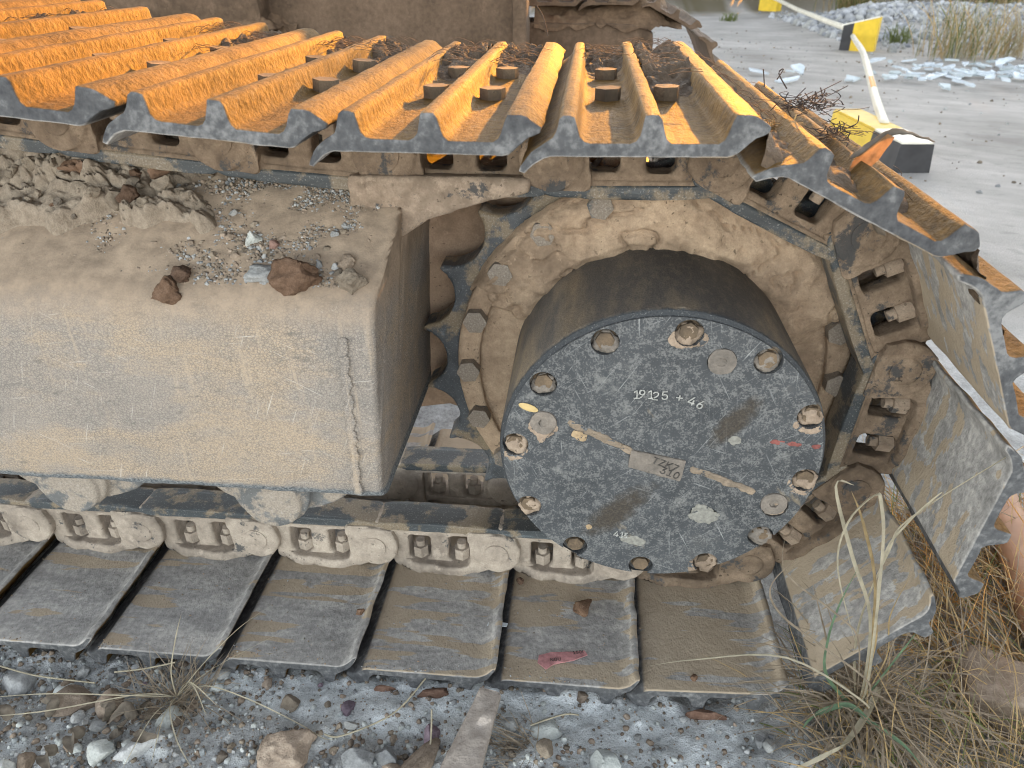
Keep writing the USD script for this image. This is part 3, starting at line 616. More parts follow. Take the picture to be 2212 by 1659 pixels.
# ---- caked soil on top of the frame, under the chain
def soil_bank():
    nx, ny = 420, 170
    xs = np.linspace(-1.15, -.345, nx); s = np.linspace(0, 1, ny)
    X, S = np.meshgrid(xs, s, indexing='ij')
    P0 = np.stack([X*1., S*.5, X*0], -1)
    amt = np.clip((-.43-X)/.24+(fbm(P0*9, 4, 4)-.5)*1.7, 0, 1)              # thicker to the left
    Y = -.215+.30*S; base = .556+(.30*S)*.40
    P = np.stack([X, Y, base*0], -1)
    start = .08+.14*noise(np.stack([X*11, X*0, X*0], -1), 2)+.10*noise(np.stack([X*40, X*0, X*0], -1), 5)
    up = np.clip((S-start)/.07, 0, 1); up = up*up*(3-2*up)
    cr = np.abs(fbm(P*15, 3, 13)-.5)
    h = amt*up*(.008+.022*fbm(P*20, 5, 6)+.055*np.clip(S-.3, 0, 1)-.012*np.clip(1-cr/.012, 0, 1))+.008*(fbm(P*60, 3, 5)-.5)*amt*up-.006*(1-up*amt)
    from scipy.spatial import cKDTree
    rr = np.random.default_rng(77)
    for m, r0, r1, aa in ((900, .006, .018, .8), (5000, .003, .007, .8)):
        Q = np.stack([rr.uniform(-1.15, -.40, m), rr.uniform(0, 1, m)**.9*.30], 1); R = r0+(r1-r0)*rr.random(m)**2
        dd, ii = cKDTree(Q).query(np.stack([X, S*.30], -1).reshape(-1, 2), k=4)
        bump = np.max(np.sqrt(np.maximum(R[ii]**2-dd**2, 0)), 1).reshape(X.shape)
        cake = np.clip((fbm(P*5, 3, 33)-.42)*8, 0, 1)*np.clip((.42-S)*10, 0, 1)               # smooth cracked cake in places
        h += bump*aa*up*np.clip(amt*1.6, 0, 1)*(1-.85*cake)
    global BANK; BANK = (X.ravel(), (Y-h*.35).ravel(), (base+h).ravel())
    V = np.stack([X, Y-h*.35, base+h], -1).reshape(-1, 3); i = (np.arange(nx-1)[:, None]*ny+np.arange(ny-1)).ravel()
    F = np.concatenate([np.stack([i, i+ny, i+1], 1), np.stack([i+1, i+ny, i+ny+1], 1)])
    t = trimesh.Trimesh(V, F, process=False)
    if t.face_normals[:, 2].mean() < 0: t.invert()
    return t
obj('caked_soil', soil_bank(), 'clod_grey', smooth=True, label='bank of cracked grey-brown soil caked on top of the track frame below the chain', cat='soil', kind='stuff')
def slope_z(x, y): return .549+(y+.23)*.47 if y > -.23 else .536
def clod(name, x, y, r, mat, label, seed, flat=.8, group=None, lift=.6, cat='clod', sub=4, stretch=1.):
    t = rock(seed, sub, flat, .6); t.vertices *= [r*stretch, r, r]; t = lump(t, r*.16, 1.6/r, seed, 4); z = slope_z(x, y)+r*flat*lift
    p = np.array([x, y, z]); t.vertices += p
    obj(name, t, mat, smooth=60, label=label, cat=cat, group=group, loc=p)
clod('soil_clod', -.541, -.236, .020, 'clod_red', 'reddish earth clod at the lower edge of the frame slope, left of the big clod', 11)
clod('soil_clod', -.532, -.222, .013, 'clod_red', 'small rusty crumb touching the top of the left reddish clod', 17)
clod('soil_clod', -.400, -.226, .025, 'clod_red', 'largest reddish earth clod at the lower edge of the frame slope', 12)
clod('soil_clod', -.341, -.226, .016, 'clod_grey', 'grey-brown clod resting at the right end of the frame slope', 13)
clod('soil_clod', -.62, -.06, .022, 'clod_red', 'rusty fibrous clod under the chain above the cracked soil bank', 14)
clod('soil_clod', -.545, -.05, .022, 'clod_red', 'brown clod at the right end of the cracked soil bank', 15)
clod('soil_clod', -.71, -.085, .026, 'clod_red', 'dark brown clod standing on the soil bank near the left edge', 16)
clod('stone', -.468, -.17, .011, 'stone_pale', 'pale angular pebble in the loose gravel on the frame slope', 21, cat='stone', sub=3)
clod('stone', -.441, -.175, .008, 'stone_pink', 'small pink pebble in the loose gravel on the frame slope', 22, cat='stone', sub=3)
clod('stone', -.352, -.20, .012, 'stone_tan', 'tan pebble near the right end of the frame slope', 23, cat='stone', sub=3)
clod('stone', -.44, -.215, .019, 'stone_grey', 'long grey stone lying above the largest reddish clod', 24, cat='stone', sub=3, flat=.4, stretch=1.5)
for k in range(70):
    x, y = -.36-.22*abs(rng.normal())*.6, rng.uniform(-.228, -.13); r = .0028+.004*rng.random()**2
    if x < -.6: continue
    clod('pebble', x, y, r, ('stone_grey', 'stone_tan', 'clod_grey')[k % 3], 'tiny pebble in the loose gravel on the frame slope', 300+k, group='pebbles in the gravel on the track frame', cat='pebble', sub=2)
from scipy.spatial import cKDTree as _KD
_kd = _KD(np.stack(BANK[:2], 1))
for k in range(200):
    x, y = rng.uniform(-.98, -.44), rng.uniform(-.17, .03); r = .0035+.012*rng.random()**2.2
    if x > -.55 and y < -.1: continue
    t = rock(800+k, 3, .85, .6); t.vertices *= r; t = lump(t, r*.22, 1.8/r, k, 4); p = np.array([x, y, BANK[2][_kd.query([x, y])[1]]+r*.05]); t.vertices += p
    m = ('clod_grey', 'clod_grey', 'clod_grey', 'clod_grey', 'clod_grey', 'clod_red')[k % 6]
    obj('soil_clod', t, m, smooth=60, label=f'small {"reddish" if m == "clod_red" else "grey-brown"} clod lying on the cracked soil bank', cat='clod', group=f'{"reddish" if m == "clod_red" else "grey-brown"} clods on the soil bank', loc=p)
def scatter(name, protos, pts, scales, label, cat, mats):
    path = numbered('/World', name); pi = UsdGeom.PointInstancer.Define(stage, path); tg = []
    for k, (t, m) in enumerate(zip(protos, mats)):
        v, f, n = meshkit.arrays(t, 60); q = UsdGeom.Mesh.Define(stage, f'{path}/grain_{k:03d}' if k else f'{path}/grain')
        q.CreatePointsAttr(Vt.Vec3fArray.FromNumpy(v.astype(np.float32))); q.CreateFaceVertexCountsAttr(Vt.IntArray.FromNumpy(np.full(len(f), 3, np.int32))); q.CreateFaceVertexIndicesAttr(Vt.IntArray.FromNumpy(f.astype(np.int32).ravel())); q.CreateSubdivisionSchemeAttr('none')
        q.CreateNormalsAttr(Vt.Vec3fArray.FromNumpy(n.astype(np.float32))); q.SetNormalsInterpolation('vertex')
        UsdShade.MaterialBindingAPI.Apply(q.GetPrim()).Bind(M[m]); tg.append(q.GetPath())
    pi.CreatePrototypesRel().SetTargets(tg)
    n = len(pts); pi.CreateProtoIndicesAttr(Vt.IntArray.FromNumpy(rng.integers(0, len(protos), n).astype(np.int32)))
    pi.CreatePositionsAttr(Vt.Vec3fArray.FromNumpy(np.asarray(pts, np.float32))); pi.CreateScalesAttr(Vt.Vec3fArray.FromNumpy(np.repeat(np.asarray(scales, np.float32)[:, None], 3, 1)))
    qs = rng.normal(size=(n, 4)); qs /= np.linalg.norm(qs, axis=1, keepdims=True)
    pi.CreateOrientationsAttr(Vt.QuathArray([Gf.Quath(*map(float, a)) for a in qs]))
    setdata(pi.GetPrim(), label=label, cat=cat, kind='stuff')
gx = np.concatenate([-.405+.065*rng.normal(size=11000), rng.uniform(-1.0, -.33, 6000)]); gy = np.concatenate([-.228+.17*rng.random(11000), -.215+.13*rng.random(6000)])
ok = (gx > -1.1) & (gx < -.335); gx, gy = gx[ok], gy[ok]
scatter('loose_gravel', [rock(400+k, 1, .8) for k in range(3)], [(x, y, slope_z(x, y)+.001) for x, y in zip(gx, gy)], .0011+.0026*rng.random(len(gx))**2.2, 'loose fine gravel and soil grains strewn on the slope of the track frame', 'gravel', ['clod_grey', 'stone_grey', 'stone_tan'])

# ---- mud and roots packed between the grousers of the upper run, part of the shoes they stick to
def pack_mud(i, x0, x1, y0, y1, z0, seed):
    nx, ny = 40, 120
    X, Y = np.meshgrid(np.linspace(x0, x1, nx), np.linspace(y0, y1, ny), indexing='ij')
    P = np.stack([X, Y, X*0+seed], -1)
    u = (X-x0)/(x1-x0); ed = np.clip((Y-y0-.06*(fbm(P*[50, 20, 1], 3, seed+3)-.5))/(.13 if i < 7 else .035), 0, 1)**.8
    if i >= 7: z0 = min(z0, .068)
    zb = .046 if x1 < -.07 else .054
    Z = zb+(z0-zb)*ed*(.75+.25*np.abs(2*u-1))+(fbm(P*[70, 45, 1], 5, seed)-.5)*(.030 if i < 7 else .013)*ed
    V = np.stack([X, Y, Z], -1).reshape(-1, 3); k = (np.arange(nx-1)[:, None]*ny+np.arange(ny-1)).ravel()
    F = np.concatenate([np.stack([k, k+ny, k+1], 1), np.stack([k+1, k+ny, k+ny+1], 1)]); t = trimesh.Trimesh(V, F, process=False)
    if t.face_normals[:, 2].mean() < 0: t.invert()
    return placed(t, i, dz=DZ(i)-.001)
sp_ = EX+'/track_shoe'
PAN = ((-.064, -.011), (.007, .062), (-.112, -.074))
def shoe_path(i): return sp_ if i == 0 else f'{sp_}_{i:03d}'
PACK = [(3, 0, .16, .070), (4, 1, .10, .076), (5, 0, .03, .078), (5, 1, .06, .074), (6, 0, .09, .074), (6, 1, -.08, .080), (7, 0, -.27, .078), (7, 1, -.24, .076), (8, 0, -.285, .075), (8, 1, -.27, .074), (7, 2, -.285, .070), (8, 2, -.285, .064), (3, 1, .02, .068), (2, 0, .0, .068), (4, 0, .16, .07)]
fib = np.random.default_rng(5)
for i, pnl, y0, z0 in PACK:
    x0, x1 = PAN[pnl]
    obj('packed_mud', pack_mud(i, x0, x1, y0, .285, z0, i*2+pnl), 'mud_root', shoe_path(i), smooth=True)
    ts = []
    for k in range(26):
        x, y = fib.uniform(x0, x1), fib.uniform(max(y0, -.2), .28); L = fib.uniform(.015, .05); a = fib.normal(0, .5)
        q = np.array([[0, 0, 0], [L*.4*math.cos(a), L*.25*math.sin(a), fib.uniform(.002, .008)], [L*math.cos(a), L*math.sin(a)*.6, fib.uniform(-.002, .004)]])
        zt = z0 if i < 7 else .069
        ts.append(tube(q+[x-L*.5, y, zt+.002], .00038, 3, 3))
    obj('root_fibres', placed(cat_(ts), i, dz=DZ(i)), 'root_brown', shoe_path(i), smooth=True, kind='stuff')

# ---- the far crawler and the plate of the car body between the crawlers
FAR_DY = 2.05
FT = []
for i in range(2, 12):
    s = make_shoe(i, 60+i, 8); v = place(np.array(s.vertices), i, dz=rng.uniform(0, .004)); v[:, 1] += FAR_DY
    obj('far_track_shoe', lump(trimesh.Trimesh(v+[.012, 0, 0], s.faces, process=False), .006, 18, i, 3), 'far_metal', EX, smooth=True)
def yz_box(x0, x1, y0, y1, z0, z1): return Manifold.cube([x1-x0, y1-y0, z1-z0]).translate([x0, y0, z0])
ff = ext(Polygon([(-1.6, .30), (.06, .30), (.10, .45), (.10, .63), (.04, .655), (-.26, .66), (-1.6, .66)]), 1.74, 2.0)
obj('far_frame', lump(soften(ff, .03, 2), .004, 12, 3), 'far_metal', EX, smooth=30)
bd = yz_box(-1.10, -.335, 1.5, 1.58, .35, .95)+yz_box(-2.6, -1.08, 1.42, 1.6, .30, .86)+yz_box(-2.6, -1.3, 1.6, 2.0, .5, 1.5)+yz_box(-.335, -.292, 1.47, 1.6, .35, .95)+yz_box(-1.3, -.2, 1.5, 1.75, .95, 1.0)
obj('body_plate', lump(soften(bd, .03, 1), .004, 10, 5), 'far_metal', EX, smooth=30)
def far_heap():
    nx, ny = 70, 26
    X, S = np.meshgrid(np.linspace(-.29, .19, nx), np.linspace(0, 1, ny), indexing='ij'); P = np.stack([X, S*.3, X*0], -1)
    Z = .645+S*.20*np.clip(fbm(P*6, 3, 2)*1.8, 0, 1.3)*np.clip((.19-X)/.14, .2, 1)+(fbm(P*28, 4, 3)-.5)*.04
    V = np.stack([X, 1.73+S*.28, Z], -1).reshape(-1, 3); k = (np.arange(nx-1)[:, None]*ny+np.arange(ny-1)).ravel()
    F = np.concatenate([np.stack([k, k+ny, k+1], 1), np.stack([k+1, k+ny, k+ny+1], 1)]); t = trimesh.Trimesh(V, F, process=False)
    if t.face_normals[:, 2].mean() < 0: t.invert()
    return t
def left_heap():
    nx, ny = 90, 30
    X, S = np.meshgrid(np.linspace(-1.75, -1.0, nx), np.linspace(0, 1, ny), indexing='ij'); P = np.stack([X, S*.3, X*0], -1)
    Z = .66+S*.14*np.clip((-.98-X)/.18, 0, 1)+(fbm(P*18, 4, 3)-.5)*.07
    V = np.stack([X, 1.38+S*.2, Z], -1).reshape(-1, 3); k = (np.arange(nx-1)[:, None]*ny+np.arange(ny-1)).ravel()
    F = np.concatenate([np.stack([k, k+ny, k+1], 1), np.stack([k+1, k+ny, k+ny+1], 1)]); t = trimesh.Trimesh(V, F, process=False)
    if t.face_normals[:, 2].mean() < 0: t.invert()
    return t
obj('soil_heap', left_heap(), 'mud_brown', smooth=True, label='dark brown earth piled behind the far ends of the leftmost upper shoes', cat='soil', kind='stuff')
obj('soil_heap', far_heap(), 'mud_brown', smooth=True, label='heap of reddish brown earth lying on the far crawler frame behind', cat='soil', kind='stuff')

# ------------------------------------------------------------------ foreground stones
def drop(name, x, y, r, mat, label, seed, flat=.7, group=None, cat='stone', sub=3, st=(1, 1), rz=None, lift=.35, rough=.35):
    t = rock(seed, sub, flat, rough); t.vertices *= [r*st[0], r*st[1], r]
    t.apply_transform(trimesh.transformations.rotation_matrix(seed*1.7 if rz is None else rz, [0, 0, 1]))
    z = float(ground_h(np.array([x]), np.array([y]))[0])+r*flat*lift; p = np.array([x, y, z]); t.vertices += p
    obj(name, t, mat, smooth=24, label=label, cat=cat, group=group, loc=p)
drop('stone', -.435, -.404, .036, 'stone_tan', 'big crumbly tan stone in the soil at the bottom edge', 31, .6, sub=4, rough=.7)
drop('stone', -.273, -.412, .030, 'stone_tan', 'rough tan rock left of the flat slab, half cut by the bottom edge', 32, .5, sub=4, st=(1.3, .7))
drop('stone', -.046, -.386, .020, 'stone_pale', 'pale grey block on the powdery soil right of the slab', 33, .8, sub=3)
drop('stone', -.61, -.372, .019, 'stone_pale', 'pale bluish stone below the root of the dry grass tuft', 34, .6, sub=3, st=(1.2, .8))
drop('stone', -.265, -.366, .016, 'stone_mauve', 'mauve stone standing left of the flat slab', 35, .9, sub=3, st=(.7, 1.1))
drop('stone', -.856, -.328, .030, 'stone_grey', 'slate blue stone at the left edge just below the track shoes', 36, .6, st=(.8, 1))
drop('stone', -.754, -.36, .032, 'stone_tan', 'brown stone in the dark gravel near the left edge', 37, .5)
drop('stone', -.70, -.355, .026, 'stone_tan', 'long tan stone beside the brown stone in the dark gravel', 41, .5, st=(.6, 1.3))
drop('stone', -.669, -.425, .020, 'stone_pale', 'pale stone at the bottom edge below the dry grass tuft', 38, .7)
drop('stone', -.12, -.345, .018, 'stone_pale', 'white crumbly stone below the pink scrap', 39, .6)
drop('stone', -.62, -.415, .024, 'stone_grey', 'long grey stone lying on end in the gravel below the tuft', 42, .5, st=(.5, 1.4))
drop('stone', -.20, -.43, .016, 'stone_tan', 'reddish flake right of the slab at the bottom edge', 43, .4, st=(.6, 1.2))
drop('stone', .485, -.25, .075, 'stone_tan', 'large brown earth boulder in the grass at the right edge', 40, .5, sub=4, rough=.5)
drop('stone', -.315, -.40, .015, 'stone_grey', 'round grey stone beside the rough tan rock', 44, .8)
drop('stone', -.345, -.415, .022, 'stone_grey', 'dark round stone at the bottom edge left of the rough tan rock', 45, .8)
sl = ext(Polygon([(-.208, -.311), (-.183, -.317), (-.196, -.425), (-.241, -.428)]).buffer(.002), -.006, .006)
sl = soften(sl, .006, 3); v = np.array(sl.vertices); v = np.stack([v[:, 0], v[:, 2], v[:, 1]*1.+.026], 1); v[:, 2] += (fbm(v*60, 3, 3)-.5)*.008; t = trimesh.Trimesh(v, sl.faces[:, ::-1]); t.fix_normals()
obj('stone_slab', t, 'slab_tan', smooth=40, label='long flat tan slab lying in the soil below the third shoe gap', cat='slab')
k = 0; r2 = np.random.default_rng(21)
while k < 235:
    x, y = r2.uniform(-.98, .30), r2.uniform(-.47, -.285)
    dens = 1.0 if x < -.5 else .55 if (y < -.36) else .25
    if r2.random() > dens: continue
    if x > -.5 and y > -.335 and r2.random() < .6: continue
    r = .0042+.0105*r2.random()**2.6
    m = r2.choice(['stone_grey', 'stone_pale', 'stone_tan', 'clod_grey', 'stone_mauve'], p=[.42, .2, .22, .12, .04])
    where = 'left of the dry tuft' if x < -.62 else 'between the dry tuft and the slab' if x < -.24 else 'right of the slab'
    drop('small_stone', x, y, r, m, f'small {dict(stone_grey="grey", stone_pale="pale", stone_tan="tan", clod_grey="brown", stone_mauve="mauve")[m]} stone in the soil {where}', 500+k, r2.uniform(.55, .85), group=f'small stones in the soil {where}', sub=2); k += 1
n = 9000; gx, gy = rng.uniform(-1.0, .5, n), rng.uniform(-.5, -.26, n)
keep = (rng.random(n) < np.where(gx < -.48, 1., np.where(gy < -.355, .7, .38))); gx, gy = gx[keep], gy[keep]
scatter('gravel', [rock(430+k, 1, .75) for k in range(4)], np.stack([gx, gy, ground_h(gx, gy)+.0006], 1), .0012+.0042*rng.random(len(gx))**3, 'fine gravel and crumbs of soil strewn over the ground in front of the track', 'gravel', ['stone_grey', 'stone_pale', 'clod_grey', 'stone_tan'])

drop('rust_flake', -.270, -.303, .016, 'rust_red', 'long rusty flake under the near edge of the shoe left of the pink scrap', 61, .4, sub=3, st=(1.5, .5), rz=.2, cat='flake')
drop('rust_flake', .085, -.298, .015, 'rust_red', 'rusty brown plate edge under the wide muddy shoe', 62, .5, sub=3, st=(1.6, .5), rz=0., cat='flake')
drop('rust_flake', -.345, -.300, .010, 'rust_red', 'thin red-brown flake under the shoe above the white powdery soil', 63, .4, sub=3, st=(1.8, .5), rz=.1, cat='flake')
n = 2600; gx = rng.uniform(-1.0, .14, n); gy = np.where(rng.random(n) < .5, -.288+.02*rng.random(n)**2, rng.uniform(-.285, -.12, n)); ph = ((gx+.021-.095)/.189+.5) % 1-.5
keep = np.abs(ph) < .37; gx, gy = gx[keep], gy[keep]
scatter('mud_crumbs', [rock(450+k, 1, .6) for k in range(3)], np.stack([gx, gy, gx*0+PINS[13][1]-.0462], 1), .0005+.0017*rng.random(len(gx))**3, 'tiny crumbs of dried mud strewn on the lower shoes', 'crumbs', ['clod_grey', 'stone_grey', 'mud_pale'])
# curled dry leaves and debris at the lower left
def curled_leaf(name, pts, w, mat, label, side=(.3, .9, .3), fold=.35, group=None):
    P = np.asarray(pts, float); t = ribbon(P, w, fold, 6, side); v = np.array(t.vertices); v += (fbm(v*110, 3, 2)-.5)[:, None]*np.array([.003, .003, .010])*min(1, w/.012); t.vertices = v
    t2 = trimesh.Trimesh(v-[0, 0, .0006], t.faces[:, ::-1], process=False)
    obj(name, cat_([t, t2]), mat, smooth=True, label=label, cat='leaf', group=group, loc=P[0])
for k in range(9):
    x, y = [(-.66, -.375), (-.685, -.39), (-.645, -.385), (-.70, -.405), (-.63, -.40), (-.665, -.41), (-.76, -.39), (-.80, -.40), (-.72, -.43)][k]; z = float(ground_h(np.array([x]), np.array([y]))[0])+.014; a = k*1.3
    curled_leaf('dry_leaf', [(x, y, z), (x+.016*math.cos(a), y+.016*math.sin(a), z+.010), (x+.030*math.cos(a+.9), y+.030*math.sin(a+.9), z+.002)], .014, 'leaf_brown', 'curled grey-brown dry leaf among the dark gravel left of the tuft', group='curled dry leaves in the dark gravel')

# ------------------------------------------------------------------ paper scraps, leaves and roots on the machine
def scrap(name, pts, z, mat, label, thick=.0012, seed=1):
    p = Polygon(pts); t = tm(Manifold.extrude(CrossSection([list(p.exterior.coords)[:-1]]), thick).refine_to_length(.004)); v = np.array(t.vertices); v[:, 2] += z+(fbm(v*[80, 80, 0], 3, seed)-.5)*.003; t.vertices = v
    loc = v.mean(0); return obj(name, t, mat, smooth=30, label=label, cat='scrap', loc=loc), loc
low_z = PINS[12][1]-.045+.0008
sc_path, _l = scrap('paper_scrap', [(-.137, -.262), (-.125, -.272), (-.115, -.262), (-.09, -.255), (-.07, -.243), (-.074, -.236), (-.09, -.240), (-.12, -.244), (-.136, -.250)], low_z+.001, 'paper_pink', 'torn pink paper scrap stuck to the lower shoe under the drive cover')
def marks(parent, org, items):
    for s, h, x, y, a in items:
        t = meshkit.text_mesh(s, h, .0004); t.apply_transform(trimesh.transformations.rotation_matrix(a, [0, 0, 1])); t.apply_translation([x-org[0], y-org[1], low_z+.0032-org[2]]); obj('print', t, 'ink', parent, smooth=False)
marks(sc_path, _l, [('150t', .005, -.090, -.2455, .25), ('NGU', .005, -.120, -.2600, .2)])
scrap('paper_scrap', [(-.213, -.205), (-.185, -.204), (-.184, -.198), (-.20, -.196), (-.212, -.199)], PINS[13][1]-.045+.001, 'paper_white', 'small pale blue scrap stuck to a shoe right of the slab', seed=4)
curled_leaf('dry_leaf', [(.144, -.2, .688), (.156, -.2, .698), (.171, -.2, .711), (.190, -.2, .712), (.216, -.2, .704)], .007, 'leaf_brown', 'long grey-brown dry leaf sticking out over the shoes at the upper right', side=(0, 1, .5))
def leaf_flap():
    a = np.array([[.146, -.203, .686], [.171, -.203, .711], [.178, -.203, .708], [.166, -.21, .690], [.150, -.215, .670], [.138, -.21, .658]]); tri = trimesh.Trimesh(a, [(0, 1, 5), (1, 2, 3), (1, 3, 4), (1, 4, 5)], process=False)
    return tri.subdivide().subdivide()
lf = leaf_flap(); lf.vertices += (fbm(lf.vertices*120, 3, 4)-.5)[:, None]*[0, .008, 0]; obj('dry_leaf', lf, 'leaf_dry', smooth=True, label='broad orange-brown dry leaf caught between shoes at the upper right', cat='leaf')
curled_leaf('dry_leaf', [(.108, -.268, .683), (.129, -.272, .669), (.147, -.272, .660), (.157, -.275, .645), (.163, -.275, .640)], .008, 'leaf_brown', 'narrow withered leaf drooping over the curled shoe end', side=(.5, .3, .8))
yl = trimesh.creation.icosphere(3); yl.vertices *= [.0115, .0012, .0045]; yl.apply_transform(trimesh.transformations.rotation_matrix(.35, [0, 1, 0])); yl.apply_translation([AX-.149, YC-.0032, AZ+.062]); obj('yellow_leaf', yl, 'leaf_yellow', smooth=True, label='tiny yellow leaf stuck on the left rim of the black cover', cat='leaf')
def root_mass(name, c, rad, n, mat, label, thick, seed):
    r = np.random.default_rng(seed); ts = []
    for k in range(n):
        p0 = r.normal(size=3)*rad*.5; d = r.normal(size=3); d /= np.linalg.norm(d); L = rad*r.uniform(.5, 1.6)
        ts.append(tube([p0, p0+d*L*.5+r.normal(size=3)*rad*.2, p0+d*L+r.normal(size=3)*rad*.35], thick, 3, 3))
    t = cat_(ts); t.vertices = t.vertices*[1.5, 1, .6]+c; obj(name, t, mat, smooth=True, label=label, cat='roots', loc=c)
root_mass('root_clump', np.array([.118, -.12, .722]), .014, 90, 'root_dark', 'clump of dark fine roots on the crest of the curving shoes', .0005, 3)
root_mass('root_clump', np.array([.083, -.155, .704]), .010, 90, 'root_orange', 'sunlit orange tangle of roots beside the last flat shoe', .0005, 4)
root_mass('root_clump', np.array([.160, -.10, .690]), .013, 60, 'root_dark', 'dark root clump behind the broad dry leaf', .0005, 6)
for k, pts in enumerate([[(.098, -.11, .735), (.090, -.10, .748), (.094, -.1, .752), (.089, -.1, .742)], [(.078, -.1, .735), (.074, -.1, .752)], [(-.165, .27, .75), (-.172, .27, .775), (-.182, .27, .79)]]):
    obj('twig', tube(pts, .0007, 4, 4), 'root_dark', smooth=True, label=('forked bare twig above the dark root clump', 'short upright twig left of the forked twig', 'single hair-thin twig rising from the far end of a grouser')[k], cat='twig')
for k, (x, y, r, i) in enumerate([(-.078, -.165, .016, 12), (-.173, -.12, .008, 13), (-.40, -.20, .006, 14), (.07, -.27, .006, 12)]):
    t = rock(80+k, 3, .6, .6); t.vertices *= r; t = lump(t, r*.2, 1.5/r, k); p = np.array([x, y, PINS[i][1]-.040+r*.3]); t.vertices += p
    obj('soil_clod', t, ('clod_red', 'clod_red', 'clod_red', 'clod_red')[k], smooth=50, label=('reddish clod in the gap left of the pink-scrap shoe', 'brown crumb on the shoe left of the drive cover', 'rusty crumb on the plain grey shoe', 'small brown crumb on the wide muddy shoe')[k], cat='clod', loc=p)

# ------------------------------------------------------------------ grasses
def blade_pts(base, L, az, lean, droop, r, n=5):
    P = []; 
    for k in range(n):
        s = k/(n-1); a = lean+droop*s
        P.append([base[0]+math.cos(az)*L*s*math.sin(a), base[1]+math.sin(az)*L*s*math.sin(a), base[2]+L*s*max(math.cos(a), -.25)])
    return np.array(P)+r.normal(size=(n, 3))*L*.012*np.linspace(0, 1, n)[:, None]
r3 = np.random.default_rng(33)
CL = thing('grass_clump', 'tall dry grass clump with long bent straw stems before the right track end', 'grass', (.285, -.275, -.01))
def part_at(name, t, mat, org, parent): t = t.copy(); t.vertices = t.vertices-np.asarray(org); return obj(name, t, mat, parent, smooth=True)
OC = np.array([.285, -.275, -.01]); B0 = [.272, -.29, .02]
for pts, w, mt in [([B0, (.258, -.31, .101), (.239, -.31, .21), (.2, -.31, .298), (.164, -.31, .389), (.186, -.30, .384)], .0048, 'straw_pale'), ([B0, (.264, -.30, .098), (.24, -.30, .243), (.206, -.30, .335), (.185, -.30, .376)], .0042, 'straw'),
                   ([B0, (.256, -.32, .114), (.225, -.32, .31), (.208, -.32, .377), (.199, -.32, .387), (.181, -.32, .35), (.185, -.32, .286), (.231, -.32, .168)], .0046, 'straw_pale'), ([B0, (.272, -.29, .094), (.244, -.29, .269), (.255, -.29, .33), (.278, -.29, .374), (.262, -.29, .34)], .0048, 'straw_pale'),
                   ([B0, (.250, -.285, .12), (.246, -.28, .19), (.252, -.28, .28), (.262, -.28, .330), (.345, -.28, .429), (.402, -.28, .493)], .0042, 'straw_pale'), ([B0, (.226, -.33, .187), (.195, -.33, .228), (.13, -.33, .285), (.119, -.33, .336)], .0022, 'straw_grey'),
                   ([B0, (.248, -.34, .131), (.186, -.34, .187), (.132, -.34, .233), (.113, -.34, .273), (.132, -.34, .314), (.17, -.34, .345)], .0024, 'straw_grey'), ([B0, (.257, -.33, .085), (.153, -.33, .155), (.051, -.33, .14), (-.002, -.33, .122)], .0022, 'straw_pale'),
                   ([B0, (.294, -.282, .06), (.232, -.363, .06), (.154, -.404, .05)], .0085, 'straw_pale'), ([B0, (.295, -.28, .058), (.294, -.28, .151), (.32, -.28, .145), (.317, -.28, .185)], .0026, 'straw_grey'),
                   ([(.19, -.34, .045), (.203, -.332, .06), (.244, -.319, .066), (.266, -.336, .06), (.296, -.357, .055), (.311, -.379, .05)], .0060, 'blade_green'), ([B0, (.208, -.32, .117), (.197, -.32, .179), (.198, -.32, .239), (.21, -.31, .28)], .0042, 'blade_green'),
                   ([B0, (.262, -.30, .15), (.247, -.30, .21), (.26, -.30, .16)], .003, 'straw'), ([B0, (.285, -.29, .12), (.272, -.29, .19), (.278, -.29, .255)], .0026, 'straw'), ([B0, (.30, -.28, .10), (.315, -.28, .16)], .0045, 'blade_green')]:
    part_at('stem', ribbon(np.array(pts), w*1.05, .3, 5), mt, OC, CL)
ts = []
for k in range(330):
    b = (.285+r3.normal()*.028, -.285+r3.normal()*.022, .0); az = r3.uniform(0, 2*PI); L = r3.uniform(.05, .20)
    ts.append(ribbon(blade_pts(b, L, az, r3.uniform(.1, .8), r3.uniform(.2, 1.3), r3), r3.uniform(.0012, .0028), .25, 2))
part_at('blades', cat_(ts), 'straw_grey', OC, CL); setdata(stage.GetPrimAtPath(CL+'/blades'), kind='stuff')
for mt, nb, lab in (('straw_grey', 2200, 'grey-brown dead grass matted on the ground at the lower right'), ('straw', 2000, 'straw coloured dry grass leaning over at the right edge'), ('straw_sunlit', 1200, 'dry grass heads and stalks coloured sunlit orange right of the track end'), ('grass_green', 380, 'short greenish blades low in the dry grass at the lower right')):
    ts = []
    for k in range(nb):
        x = r3.uniform(.20, .80); y = r3.uniform(-.42, .12)
        if y < -.30+(x-.25)*-.05 and r3.random() < .35: pass
        if x < .40-(y+.42)*.0 and y > -.25 and x < .42: continue
        if mt == 'straw_sunlit' and y < -.2: continue
        if x < .25 and r3.random() < .6: continue
        b = (x, y, float(-.012)); az = r3.normal(2.4, 1.3); L = r3.uniform(.05, .17)*(1.0 if y < 0 else 1.25)
        ts.append(ribbon(blade_pts(b, L, az, r3.uniform(.3, 1.2), r3.uniform(-.2, 1.0), r3, 4), r3.uniform(.0010, .0022), .25, 2))
    obj('dry_grass', cat_(ts), mt, smooth=True, label=lab, cat='grass', kind='stuff')
